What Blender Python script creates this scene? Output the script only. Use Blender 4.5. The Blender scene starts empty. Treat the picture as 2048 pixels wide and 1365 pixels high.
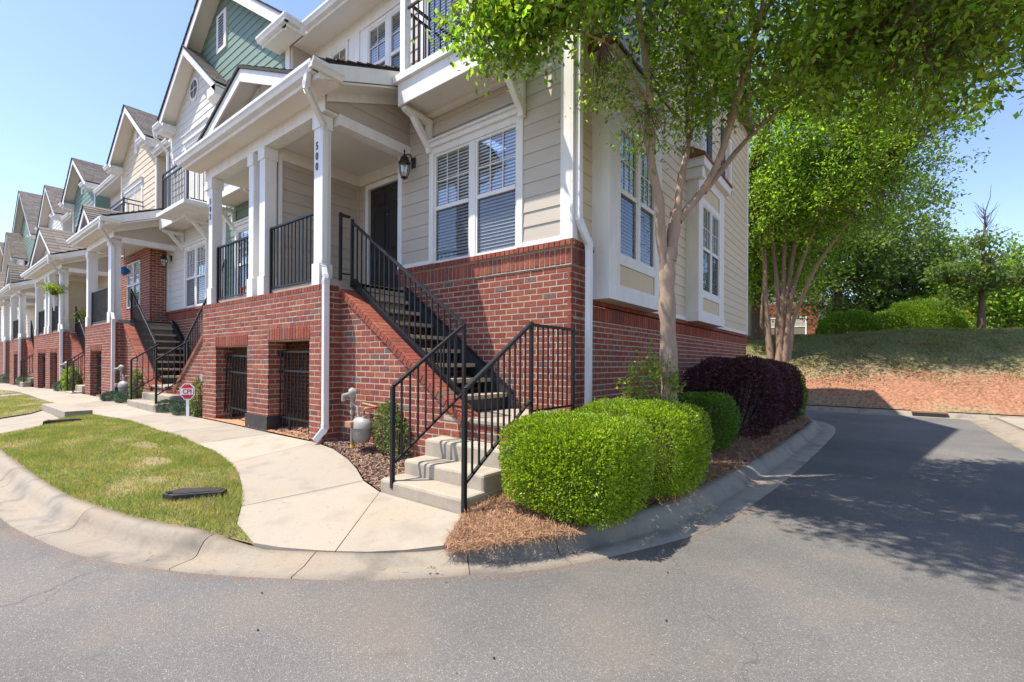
import bpy, bmesh, math, random
import numpy as np
from mathutils import Vector, Matrix
R = math.radians
random.seed(7); rng = np.random.default_rng(7)
S = bpy.context.scene
C = S.collection
# ------------------------------------------------------------------ camera, light, exposure
CAMZ = 1.45
cd = bpy.data.cameras.new('camera'); cam = bpy.data.objects.new('camera', cd); C.objects.link(cam)
cam.location = (0, 0, CAMZ)
cam.rotation_euler = (Matrix.Rotation(R(37.6), 3, 'Z') @ Matrix.Rotation(R(90), 3, 'X') @ Matrix.Rotation(R(0.3), 3, 'Z')).to_euler()
cd.sensor_width = 36; cd.lens = 930 / 2048 * 36; cd.shift_y = 42.5 / 2048
cd.clip_start = .05; cd.clip_end = 2000
S.camera = cam
w = bpy.data.worlds.new("World"); S.world = w; w.use_nodes = True
nt = w.node_tree; bg = nt.nodes['Background']
sky = nt.nodes.new('ShaderNodeTexSky'); sky.sky_type = 'NISHITA'; sky.sun_disc = False
SUN_EL = 63.0; SX, SY = -.715, -.70
sky.sun_elevation = R(SUN_EL); sky.sun_rotation = math.atan2(SX, SY) % (2 * math.pi)
sky.altitude = 200; sky.air_density = 1.0; sky.dust_density = .5; sky.ozone_density = 4.5
tn = nt.nodes.new('ShaderNodeMix'); tn.data_type = 'RGBA'; tn.blend_type = 'MULTIPLY'; tn.inputs[0].default_value = 1; tn.inputs[7].default_value = (1.05, .93, .94, 1)
nt.links.new(sky.outputs[0], tn.inputs[6]); nt.links.new(tn.outputs[2], bg.inputs[0]); bg.inputs[1].default_value = .15
sl = bpy.data.lights.new('sun', 'SUN'); sl.energy = 4.0; sl.angle = R(.53); sl.color = (1, .93, .81)
so = bpy.data.objects.new('sun', sl); C.objects.link(so)
ce = math.cos(R(SUN_EL)); hn = math.hypot(SX, SY)
sdir = Vector((SX / hn * ce, SY / hn * ce, math.sin(R(SUN_EL))))
so.rotation_euler = sdir.to_track_quat('Z', 'Y').to_euler(); so.location = sdir * 30
S.view_settings.view_transform = 'Standard'; S.view_settings.look = 'None'
S.view_settings.exposure = 1.06; S.view_settings.gamma = 1; S.view_settings.use_curve_mapping = False
S.render.engine = 'CYCLES'
S.cycles.max_bounces = 7; S.cycles.diffuse_bounces = 4; S.cycles.transparent_max_bounces = 12
S.cycles.transmission_bounces = 4; S.cycles.glossy_bounces = 3
S.cycles.caustics_reflective = False; S.cycles.caustics_refractive = False
# ------------------------------------------------------------------ materials
def mat(name, col, rough=.7, var=0, nscale=8, ncol=None, nfac=.5, bump=0, bscale=60, spec=.4, metal=0, isl=0, trans=0, stretch=None, hue=0, coat=0):
    m = bpy.data.materials.new(name); m.use_nodes = True; t = m.node_tree; N = t.nodes; L = t.links
    b = N['Principled BSDF']; b.inputs['Roughness'].default_value = rough
    b.inputs['Specular IOR Level'].default_value = spec; b.inputs['Metallic'].default_value = metal
    if coat: b.inputs['Coat Weight'].default_value = coat
    c = N.new('ShaderNodeRGB'); c.outputs[0].default_value = (*col, 1); cur = c.outputs[0]
    tc = N.new('ShaderNodeNewGeometry'); pos = tc.outputs['Position']
    if stretch:
        mp = N.new('ShaderNodeVectorMath'); mp.operation = 'MULTIPLY'; mp.inputs[1].default_value = stretch
        L.new(pos, mp.inputs[0]); pos = mp.outputs[0]
    if ncol:
        n = N.new('ShaderNodeTexNoise'); n.inputs['Scale'].default_value = nscale; n.inputs['Detail'].default_value = 6; n.inputs['Roughness'].default_value = .65
        L.new(pos, n.inputs['Vector'])
        r = N.new('ShaderNodeMapRange'); r.inputs[1].default_value = .38; r.inputs[2].default_value = .68; r.inputs[4].default_value = nfac
        L.new(n.outputs['Fac'], r.inputs[0])
        x = N.new('ShaderNodeMix'); x.data_type = 'RGBA'; x.inputs[7].default_value = (*ncol, 1)
        L.new(r.outputs[0], x.inputs[0]); L.new(cur, x.inputs[6]); cur = x.outputs[2]
    if isl or var:
        oi = N.new('ShaderNodeObjectInfo'); ad = N.new('ShaderNodeMath'); ad.operation = 'ADD'
        L.new(oi.outputs['Random'], ad.inputs[0]); L.new(tc.outputs['Random Per Island'], ad.inputs[1])
        fr = N.new('ShaderNodeMath'); fr.operation = 'FRACT'; L.new(ad.outputs[0], fr.inputs[0])
        hs = N.new('ShaderNodeHueSaturation'); L.new(cur, hs.inputs['Color'])
        v = N.new('ShaderNodeMapRange'); v.inputs[3].default_value = 1 - isl; v.inputs[4].default_value = 1 + isl
        L.new(fr.outputs[0], v.inputs[0]); L.new(v.outputs[0], hs.inputs['Value'])
        if hue:
            m2 = N.new('ShaderNodeMath'); m2.operation = 'MULTIPLY'; m2.inputs[1].default_value = 7.13; L.new(fr.outputs[0], m2.inputs[0])
            f2 = N.new('ShaderNodeMath'); f2.operation = 'FRACT'; L.new(m2.outputs[0], f2.inputs[0])
            v2 = N.new('ShaderNodeMapRange'); v2.inputs[3].default_value = .5 - hue; v2.inputs[4].default_value = .5 + hue
            L.new(f2.outputs[0], v2.inputs[0]); L.new(v2.outputs[0], hs.inputs['Hue'])
        cur = hs.outputs[0]
    L.new(cur, b.inputs['Base Color'])
    if bump:
        n = N.new('ShaderNodeTexNoise'); n.inputs['Scale'].default_value = bscale; n.inputs['Detail'].default_value = 5
        L.new(pos, n.inputs['Vector'])
        bp = N.new('ShaderNodeBump'); bp.inputs['Strength'].default_value = bump; bp.inputs['Distance'].default_value = .01
        L.new(n.outputs['Fac'], bp.inputs['Height']); L.new(bp.outputs[0], b.inputs['Normal'])
    if trans:
        tr = N.new('ShaderNodeBsdfTranslucent'); mx = N.new('ShaderNodeMixShader'); mx.inputs[0].default_value = trans
        g = N.new('ShaderNodeMix'); g.data_type = 'RGBA'; g.blend_type = 'MULTIPLY'; g.inputs[0].default_value = 1
        g.inputs[7].default_value = (1.5, 1.6, .5, 1); L.new(cur, g.inputs[6]); L.new(g.outputs[2], tr.inputs[0])
        L.new(b.outputs[0], mx.inputs[1]); L.new(tr.outputs[0], mx.inputs[2]); L.new(mx.outputs[0], N['Material Output'].inputs[0])
    return m
class _M(dict):
    pass
M = _M()
def brick_mat():
    m = bpy.data.materials.new('brick'); m.use_nodes = True; t = m.node_tree; N = t.nodes; L = t.links
    b = N['Principled BSDF']; b.inputs['Roughness'].default_value = .85; b.inputs['Specular IOR Level'].default_value = .25
    g = N.new('ShaderNodeNewGeometry'); oi = N.new('ShaderNodeObjectInfo')
    ad = N.new('ShaderNodeMath'); L.new(oi.outputs['Random'], ad.inputs[0]); L.new(g.outputs['Random Per Island'], ad.inputs[1])
    fr = N.new('ShaderNodeMath'); fr.operation = 'FRACT'; L.new(ad.outputs[0], fr.inputs[0])
    cr = N.new('ShaderNodeValToRGB'); e = cr.color_ramp; e.interpolation = 'LINEAR'
    pts = [(0, (.225, .058, .038)), (.3, (.295, .082, .050)), (.55, (.245, .064, .043)), (.75, (.33, .112, .063)), (.9, (.20, .053, .038)), (.965, (.17, .085, .072)), (1, (.20, .135, .11))]
    while len(e.elements) < len(pts): e.elements.new(.5)
    for q, (p, c) in zip(e.elements, pts): q.position = p; q.color = (*c, 1)
    L.new(fr.outputs[0], cr.inputs[0])
    n = N.new('ShaderNodeTexNoise'); n.inputs['Scale'].default_value = 38; n.inputs['Detail'].default_value = 6; n.inputs['Roughness'].default_value = .7
    vm = N.new('ShaderNodeVectorMath'); vm.operation = 'MULTIPLY'; vm.inputs[1].default_value = (.6, .6, 1.6)
    L.new(g.outputs['Position'], vm.inputs[0]); L.new(vm.outputs[0], n.inputs['Vector'])
    r = N.new('ShaderNodeMapRange'); r.inputs[1].default_value = .3; r.inputs[2].default_value = .75; r.inputs[3].default_value = .62; r.inputs[4].default_value = 1.4
    L.new(n.outputs['Fac'], r.inputs[0])
    hs = N.new('ShaderNodeHueSaturation'); L.new(cr.outputs[0], hs.inputs['Color']); L.new(r.outputs[0], hs.inputs['Value'])
    L.new(hs.outputs[0], b.inputs['Base Color'])
    bp = N.new('ShaderNodeBump'); bp.inputs['Strength'].default_value = .6; bp.inputs['Distance'].default_value = .008
    L.new(n.outputs['Fac'], bp.inputs['Height']); L.new(bp.outputs[0], b.inputs['Normal'])
    return m
def asphalt_mat():
    m = bpy.data.materials.new('asphalt'); m.use_nodes = True; t = m.node_tree; N = t.nodes; L = t.links
    b = N['Principled BSDF']; b.inputs['Roughness'].default_value = .82; b.inputs['Specular IOR Level'].default_value = .35
    g = N.new('ShaderNodeNewGeometry')
    v = N.new('ShaderNodeTexVoronoi'); v.inputs['Scale'].default_value = 190; L.new(g.outputs['Position'], v.inputs['Vector'])
    cr = N.new('ShaderNodeValToRGB'); e = cr.color_ramp
    pts = [(0, (.105, .10, .094)), (.35, (.128, .122, .115)), (.75, (.152, .144, .135)), (.96, (.19, .179, .166)), (1, (.33, .31, .285))]
    while len(e.elements) < 5: e.elements.new(.5)
    for q, (p, c) in zip(e.elements, pts): q.position = p; q.color = (*c, 1)
    sp = N.new('ShaderNodeSeparateColor'); L.new(v.outputs['Color'], sp.inputs[0]); L.new(sp.outputs[0], cr.inputs[0])
    n = N.new('ShaderNodeTexNoise'); n.inputs['Scale'].default_value = .55; n.inputs['Detail'].default_value = 5; L.new(g.outputs['Position'], n.inputs['Vector'])
    r = N.new('ShaderNodeMapRange'); r.inputs[1].default_value = .35; r.inputs[2].default_value = .7; r.inputs[3].default_value = .82; r.inputs[4].default_value = 1.22; L.new(n.outputs['Fac'], r.inputs[0])
    mx = N.new('ShaderNodeMix'); mx.data_type = 'RGBA'; mx.blend_type = 'MULTIPLY'; mx.inputs[0].default_value = 1
    L.new(cr.outputs[0], mx.inputs[6]); L.new(r.outputs[0], mx.inputs[7])
    # tan dirt tint in patches
    n2 = N.new('ShaderNodeTexNoise'); n2.inputs['Scale'].default_value = 1.1; n2.inputs['Detail'].default_value = 7; L.new(g.outputs['Position'], n2.inputs['Vector'])
    r2 = N.new('ShaderNodeMapRange'); r2.inputs[1].default_value = .5; r2.inputs[2].default_value = .72; r2.inputs[4].default_value = .42; L.new(n2.outputs['Fac'], r2.inputs[0])
    m2 = N.new('ShaderNodeMix'); m2.data_type = 'RGBA'; m2.inputs[7].default_value = (.2, .15, .11, 1); L.new(r2.outputs[0], m2.inputs[0]); L.new(mx.outputs[2], m2.inputs[6])
    cur = m2.outputs[2]
    n3 = N.new('ShaderNodeTexNoise'); n3.inputs['Scale'].default_value = 2.3; n3.inputs['Detail'].default_value = 3; L.new(g.outputs['Position'], n3.inputs['Vector'])
    r3 = N.new('ShaderNodeMapRange'); r3.inputs[1].default_value = .66; r3.inputs[2].default_value = .74; r3.inputs[4].default_value = .35; L.new(n3.outputs['Fac'], r3.inputs[0])
    m3 = N.new('ShaderNodeMix'); m3.data_type = 'RGBA'; m3.inputs[7].default_value = (.06, .055, .052, 1); L.new(r3.outputs[0], m3.inputs[0]); L.new(cur, m3.inputs[6]); cur = m3.outputs[2]
    wv = N.new('ShaderNodeTexVoronoi'); wv.feature = 'DISTANCE_TO_EDGE'; wv.inputs['Scale'].default_value = .33
    nv = N.new('ShaderNodeTexNoise'); nv.inputs['Scale'].default_value = 1.7; nv.inputs['Detail'].default_value = 8; L.new(g.outputs['Position'], nv.inputs['Vector'])
    va = N.new('ShaderNodeVectorMath'); va.operation = 'MULTIPLY_ADD'; va.inputs[1].default_value = (.8, .8, 0); L.new(nv.outputs['Color'], va.inputs[0]); L.new(g.outputs['Position'], va.inputs[2]); L.new(va.outputs[0], wv.inputs['Vector'])
    rv = N.new('ShaderNodeMapRange'); rv.inputs[1].default_value = .0; rv.inputs[2].default_value = .0022; rv.inputs[3].default_value = .55; rv.inputs[4].default_value = 0; L.new(wv.outputs['Distance'], rv.inputs[0])
    m4 = N.new('ShaderNodeMix'); m4.data_type = 'RGBA'; m4.inputs[7].default_value = (.05, .045, .04, 1); L.new(rv.outputs[0], m4.inputs[0]); L.new(cur, m4.inputs[6]); cur = m4.outputs[2]
    L.new(cur, b.inputs['Base Color'])
    bp = N.new('ShaderNodeBump'); bp.inputs['Strength'].default_value = .5; bp.inputs['Distance'].default_value = .006
    L.new(v.outputs['Distance'], bp.inputs['Height']); L.new(bp.outputs[0], b.inputs['Normal'])
    return m
def concrete_mat(name, col, dark, warm):
    m = bpy.data.materials.new(name); m.use_nodes = True; t = m.node_tree; N = t.nodes; L = t.links
    b = N['Principled BSDF']; b.inputs['Roughness'].default_value = .85; b.inputs['Specular IOR Level'].default_value = .3
    g = N.new('ShaderNodeNewGeometry'); c = N.new('ShaderNodeRGB'); c.outputs[0].default_value = (*col, 1); cur = c.outputs[0]
    for sc, lo, hi, fac, cc in ((1.3, .42, .7, .6, warm), (3.1, .50, .72, .6 if 'curb' not in name else .85, dark), (9, .58, .8, .5, dark), (70, .45, .8, .35, dark), (160, .6, .8, .4, (.75, .7, .6))):
        n = N.new('ShaderNodeTexNoise'); n.inputs['Scale'].default_value = sc; n.inputs['Detail'].default_value = 5; L.new(g.outputs['Position'], n.inputs['Vector'])
        r = N.new('ShaderNodeMapRange'); r.inputs[1].default_value = lo; r.inputs[2].default_value = hi; r.inputs[4].default_value = fac; L.new(n.outputs['Fac'], r.inputs[0])
        x = N.new('ShaderNodeMix'); x.data_type = 'RGBA'; x.inputs[7].default_value = (*cc, 1); L.new(r.outputs[0], x.inputs[0]); L.new(cur, x.inputs[6]); cur = x.outputs[2]
        last = n
    oi = N.new('ShaderNodeObjectInfo'); hs = N.new('ShaderNodeHueSaturation'); v = N.new('ShaderNodeMapRange'); v.inputs[3].default_value = .9; v.inputs[4].default_value = 1.1
    L.new(oi.outputs['Random'], v.inputs[0]); L.new(v.outputs[0], hs.inputs['Value']); L.new(cur, hs.inputs['Color'])
    L.new(hs.outputs[0], b.inputs['Base Color'])
    bp = N.new('ShaderNodeBump'); bp.inputs['Strength'].default_value = .35; bp.inputs['Distance'].default_value = .005
    L.new(last.outputs['Fac'], bp.inputs['Height']); L.new(bp.outputs[0], b.inputs['Normal'])
    return m
def glass_mat():
    m = bpy.data.materials.new('window_glass'); m.use_nodes = True; t = m.node_tree; N = t.nodes; L = t.links
    N.remove(N['Principled BSDF'])
    gl = N.new('ShaderNodeBsdfGlossy'); gl.inputs['Roughness'].default_value = .015; gl.inputs['Color'].default_value = (.9, .95, 1, 1)
    tr = N.new('ShaderNodeBsdfTransparent'); tr.inputs[0].default_value = (.90, .93, .94, 1)
    lw = N.new('ShaderNodeLayerWeight'); lw.inputs[0].default_value = .5; pw = N.new('ShaderNodeMath'); pw.operation = 'POWER'; pw.inputs[1].default_value = 2.5; L.new(lw.outputs['Facing'], pw.inputs[0]); fz = N.new('ShaderNodeMapRange'); fz.inputs[3].default_value = .13; fz.inputs[4].default_value = .9; L.new(pw.outputs[0], fz.inputs[0])
    n = N.new('ShaderNodeTexNoise'); n.inputs['Scale'].default_value = 1.5
    bp = N.new('ShaderNodeBump'); bp.inputs['Strength'].default_value = .08; bp.inputs['Distance'].default_value = .05
    L.new(n.outputs[0], bp.inputs['Height']); L.new(bp.outputs[0], gl.inputs['Normal'])
    mx = N.new('ShaderNodeMixShader'); L.new(fz.outputs[0], mx.inputs[0]); L.new(tr.outputs[0], mx.inputs[1]); L.new(gl.outputs[0], mx.inputs[2])
    L.new(mx.outputs[0], N['Material Output'].inputs[0]); return m
def screen_mat():
    m = bpy.data.materials.new('insect_screen'); m.use_nodes = True; t = m.node_tree; N = t.nodes; L = t.links
    b = N['Principled BSDF']; b.inputs['Base Color'].default_value = (.045, .05, .06, 1); b.inputs['Roughness'].default_value = .8
    tr = N.new('ShaderNodeBsdfTransparent'); mx = N.new('ShaderNodeMixShader'); mx.inputs[0].default_value = .66
    L.new(b.outputs[0], mx.inputs[1]); L.new(tr.outputs[0], mx.inputs[2]); L.new(mx.outputs[0], N['Material Output'].inputs[0]); return m
def bank_mat():
    m = bpy.data.materials.new('grass_and_red_clay'); m.use_nodes = True; t = m.node_tree; N = t.nodes; L = t.links
    b = N['Principled BSDF']; b.inputs['Roughness'].default_value = 1; b.inputs['Specular IOR Level'].default_value = .1
    g = N.new('ShaderNodeNewGeometry'); sp = N.new('ShaderNodeSeparateXYZ'); L.new(g.outputs['Position'], sp.inputs[0])
    n = N.new('ShaderNodeTexNoise'); n.inputs['Scale'].default_value = .8; n.inputs['Detail'].default_value = 8; n.inputs['Roughness'].default_value = .7; L.new(g.outputs['Position'], n.inputs['Vector'])
    # height with noise decides clay band
    a = N.new('ShaderNodeMath'); a.operation = 'MULTIPLY_ADD'; a.inputs[1].default_value = 1.9; L.new(n.outputs[0], a.inputs[0]); L.new(sp.outputs[2], a.inputs[2])
    cr = N.new('ShaderNodeValToRGB'); e = cr.color_ramp
    pts = [(0, (.24, .19, .11)), (.24, (.28, .20, .12)), (.34, (.33, .165, .10)), (.52, (.29, .145, .09)), (.62, (.26, .20, .11)), (.80, (.20, .19, .085)), (1, (.17, .18, .07))]
    while len(e.elements) < len(pts): e.elements.new(.5)
    for q, (p, c) in zip(e.elements, pts): q.position = p; q.color = (*c, 1)
    mr = N.new('ShaderNodeMapRange'); mr.inputs[1].default_value = .3; mr.inputs[2].default_value = 3.4; L.new(a.outputs[0], mr.inputs[0]); L.new(mr.outputs[0], cr.inputs[0])
    n2 = N.new('ShaderNodeTexNoise'); n2.inputs['Scale'].default_value = 14; n2.inputs['Detail'].default_value = 6; L.new(g.outputs['Position'], n2.inputs['Vector'])
    r = N.new('ShaderNodeMapRange'); r.inputs[1].default_value = .3; r.inputs[2].default_value = .7; r.inputs[3].default_value = .6; r.inputs[4].default_value = 1.35; L.new(n2.outputs[0], r.inputs[0])
    hs = N.new('ShaderNodeHueSaturation'); L.new(cr.outputs[0], hs.inputs['Color']); L.new(r.outputs[0], hs.inputs['Value']); L.new(hs.outputs[0], b.inputs['Base Color'])
    bp = N.new('ShaderNodeBump'); bp.inputs['Strength'].default_value = 1; bp.inputs['Distance'].default_value = .06; L.new(n2.outputs[0], bp.inputs['Height']); L.new(bp.outputs[0], b.inputs['Normal'])
    return m
M['brick'] = brick_mat(); M['asphalt'] = asphalt_mat()
M['mortar'] = mat('mortar', (.43, .36, .28), .95, ncol=(.42, .34, .27), nscale=20, bump=.4, bscale=120)
M['walk'] = concrete_mat('sidewalk_concrete', (.335, .295, .24), (.23, .20, .165), (.35, .28, .20))
M['curb'] = concrete_mat('curb_concrete', (.27, .235, .185), (.13, .117, .10), (.30, .22, .15))
M['step'] = concrete_mat('step_concrete', (.36, .315, .25), (.20, .175, .145), (.36, .30, .22))
M['tread'] = concrete_mat('tread_concrete', (.46, .39, .27), (.3, .25, .18), (.48, .38, .26))
M['white'] = mat('white_trim_paint', (.78, .775, .75), .5, ncol=(.58, .55, .49), nscale=3.5, nfac=.45, stretch=(1.5, 1.5, .5), bump=.08, bscale=30, isl=.02)
M['soffit'] = mat('soffit_paint', (.74, .70, .64), .6, ncol=(.66, .62, .56), nscale=2, nfac=.4)
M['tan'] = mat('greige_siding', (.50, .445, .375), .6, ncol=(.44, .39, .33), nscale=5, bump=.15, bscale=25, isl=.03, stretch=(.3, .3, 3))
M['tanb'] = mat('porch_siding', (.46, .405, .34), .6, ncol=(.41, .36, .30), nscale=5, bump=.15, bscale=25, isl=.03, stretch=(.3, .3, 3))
M['cream'] = mat('cream_siding', (.62, .53, .385), .6, ncol=(.55, .475, .345), nscale=5, bump=.15, bscale=25, isl=.03, stretch=(.3, .3, 3))
M['green'] = mat('green_siding', (.17, .255, .20), .6, ncol=(.14, .215, .17), nscale=5, bump=.15, bscale=25, isl=.04, stretch=(.3, .3, 3))
M['whsid'] = mat('white_siding', (.66, .64, .59), .6, ncol=(.58, .56, .52), nscale=5, bump=.15, bscale=25, isl=.03, stretch=(.3, .3, 3))
M['panelc'] = mat('cream_panel', (.62, .52, .34), .6, ncol=(.55, .47, .31), nscale=3)
M['iron'] = mat('black_painted_iron', (.010, .011, .013), .42, spec=.3, ncol=(.018, .018, .02), nscale=12, bump=.05)
M['steel'] = mat('black_stringer', (.03, .03, .033), .5, ncol=(.05, .05, .055), nscale=6)
M['door'] = mat('black_door_paint', (.018, .018, .02), .35, spec=.5)
M['doorw'] = mat('white_door_paint', (.75, .75, .74), .4)
M['glass'] = glass_mat(); M['screen'] = screen_mat()
M['blind'] = mat('white_blinds', (.82, .82, .82), .6)
M['dark'] = mat('dark_interior', (.03, .032, .035), .9)
M['shingle'] = mat('roof_shingle', (.19, .165, .145), .95, isl=.22, ncol=(.12, .105, .095), nscale=14, bump=.6, bscale=90)
M['shingedge'] = mat('shingle_edge', (.03, .03, .032), .9)
M['copper'] = mat('copper_flashing', (.22, .07, .035), .45, metal=.3, ncol=(.12, .05, .035), nscale=4)
M['shutter'] = mat('slate_shutter', (.06, .075, .10), .5)
M['alum'] = mat('gutter_enamel', (.76, .765, .77), .32, ncol=(.56, .55, .52), nscale=2.5, nfac=.55, stretch=(1, 1, .35))
M['lampblk'] = mat('lantern_black', (.015, .015, .017), .4, spec=.5)
M['number'] = mat('black_numerals', (.02, .03, .06), .35)
M['brass'] = mat('brass', (.55, .38, .12), .3, metal=1)
M['meter'] = mat('meter_grey_paint', (.19, .19, .17), .5, ncol=(.30, .27, .22), nscale=14)
M['metertop'] = mat('meter_casting', (.31, .30, .27), .45, ncol=(.30, .27, .23), nscale=10)
M['rust'] = mat('rusty_paint', (.38, .20, .11), .7, ncol=(.22, .11, .06), nscale=25)
M['yellow'] = mat('yellow_band', (.75, .48, .03), .6)
M['red'] = mat('sign_red', (.50, .03, .05), .4)
M['signw'] = mat('sign_white', (.80, .80, .80), .4)
M['plastic'] = mat('black_plastic', (.022, .022, .024), .55, ncol=(.07, .05, .04), nscale=7)
M['soil'] = mat('lawn_soil', (.27, .20, .11), 1, ncol=(.15, .15, .05), nscale=3, nfac=.9, bump=.8, bscale=40)
M['clay'] = mat('orange_clay', (.44, .22, .11), 1, ncol=(.30, .17, .10), nscale=6, bump=.8, bscale=30)
M['mulchbed'] = mat('mulch_ground', (.14, .08, .055), 1, ncol=(.22, .13, .09), nscale=22, nfac=.9, bump=1, bscale=60)
M['chip'] = mat('mulch_chip', (.27, .17, .125), .9, isl=.55, hue=.02)
M['straw'] = mat('pine_straw', (.36, .205, .115), .8, isl=.5, hue=.015)
M['strawbed'] = mat('straw_ground', (.16, .09, .05), 1, ncol=(.27, .16, .09), nscale=30, nfac=.9, bump=1, bscale=70)
M['grass'] = mat('grass_blade', (.215, .275, .075), .7, isl=.45, hue=.03, trans=.35, ncol=(.46, .38, .19), nscale=3.2, nfac=.85)
M['bankgrass'] = mat('dry_bank_grass', (.17, .18, .06), .8, isl=.45, hue=.03, trans=.3, ncol=(.38, .31, .16), nscale=1.5, nfac=.8)
M['box'] = mat('boxwood_leaf', (.25, .345, .028), .42, isl=.55, hue=.022, trans=.42, spec=.45)
M['boxd'] = mat('dark_boxwood_leaf', (.11, .20, .022), .4, isl=.4, hue=.02, trans=.35)
M['crown'] = mat('crape_myrtle_leaf', (.22, .33, .05), .42, isl=.6, hue=.03, trans=.6, spec=.4)
M['maple'] = mat('maple_leaf', (.23, .36, .05), .5, isl=.45, hue=.025, trans=.5)
M['farleaf'] = mat('far_leaf', (.15, .22, .075), .6, isl=.4, hue=.02, trans=.45)
M['lime'] = mat('lime_shrub_leaf', (.24, .31, .035), .5, isl=.4, hue=.02, trans=.35)
M['purple'] = mat('loropetalum_leaf', (.075, .026, .034), .5, isl=.6, hue=.03, trans=.2)
M['sprout'] = mat('young_leaf', (.20, .27, .03), .45, isl=.4, hue=.03, trans=.45)
M['ivy'] = mat('variegated_leaf', (.16, .21, .06), .5, isl=.5, hue=.06, trans=.3)
M['juniper'] = mat('blue_green_needles', (.12, .19, .11), .7, isl=.4, hue=.02)
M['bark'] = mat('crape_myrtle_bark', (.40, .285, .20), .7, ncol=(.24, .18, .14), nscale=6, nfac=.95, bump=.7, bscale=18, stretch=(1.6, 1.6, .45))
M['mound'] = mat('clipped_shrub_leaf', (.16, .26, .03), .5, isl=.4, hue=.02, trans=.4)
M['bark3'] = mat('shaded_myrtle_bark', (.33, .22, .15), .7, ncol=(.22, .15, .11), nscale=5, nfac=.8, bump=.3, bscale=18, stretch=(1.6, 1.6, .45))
M['bark2'] = mat('brown_bark', (.15, .105, .075), .9, ncol=(.08, .06, .045), nscale=9, bump=1, bscale=25, stretch=(2, 2, .4))
M['twig'] = mat('twig', (.20, .15, .11), .8)
M['orange'] = mat('orange_plastic', (.80, .17, .02), .5)
M['blue'] = mat('blue_glass', (.03, .12, .45), .3)
M['cord'] = mat('macrame_cord', (.70, .66, .58), .9)
M['pot'] = mat('dark_pot', (.05, .035, .03), .7)
M['bank'] = bank_mat()
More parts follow.
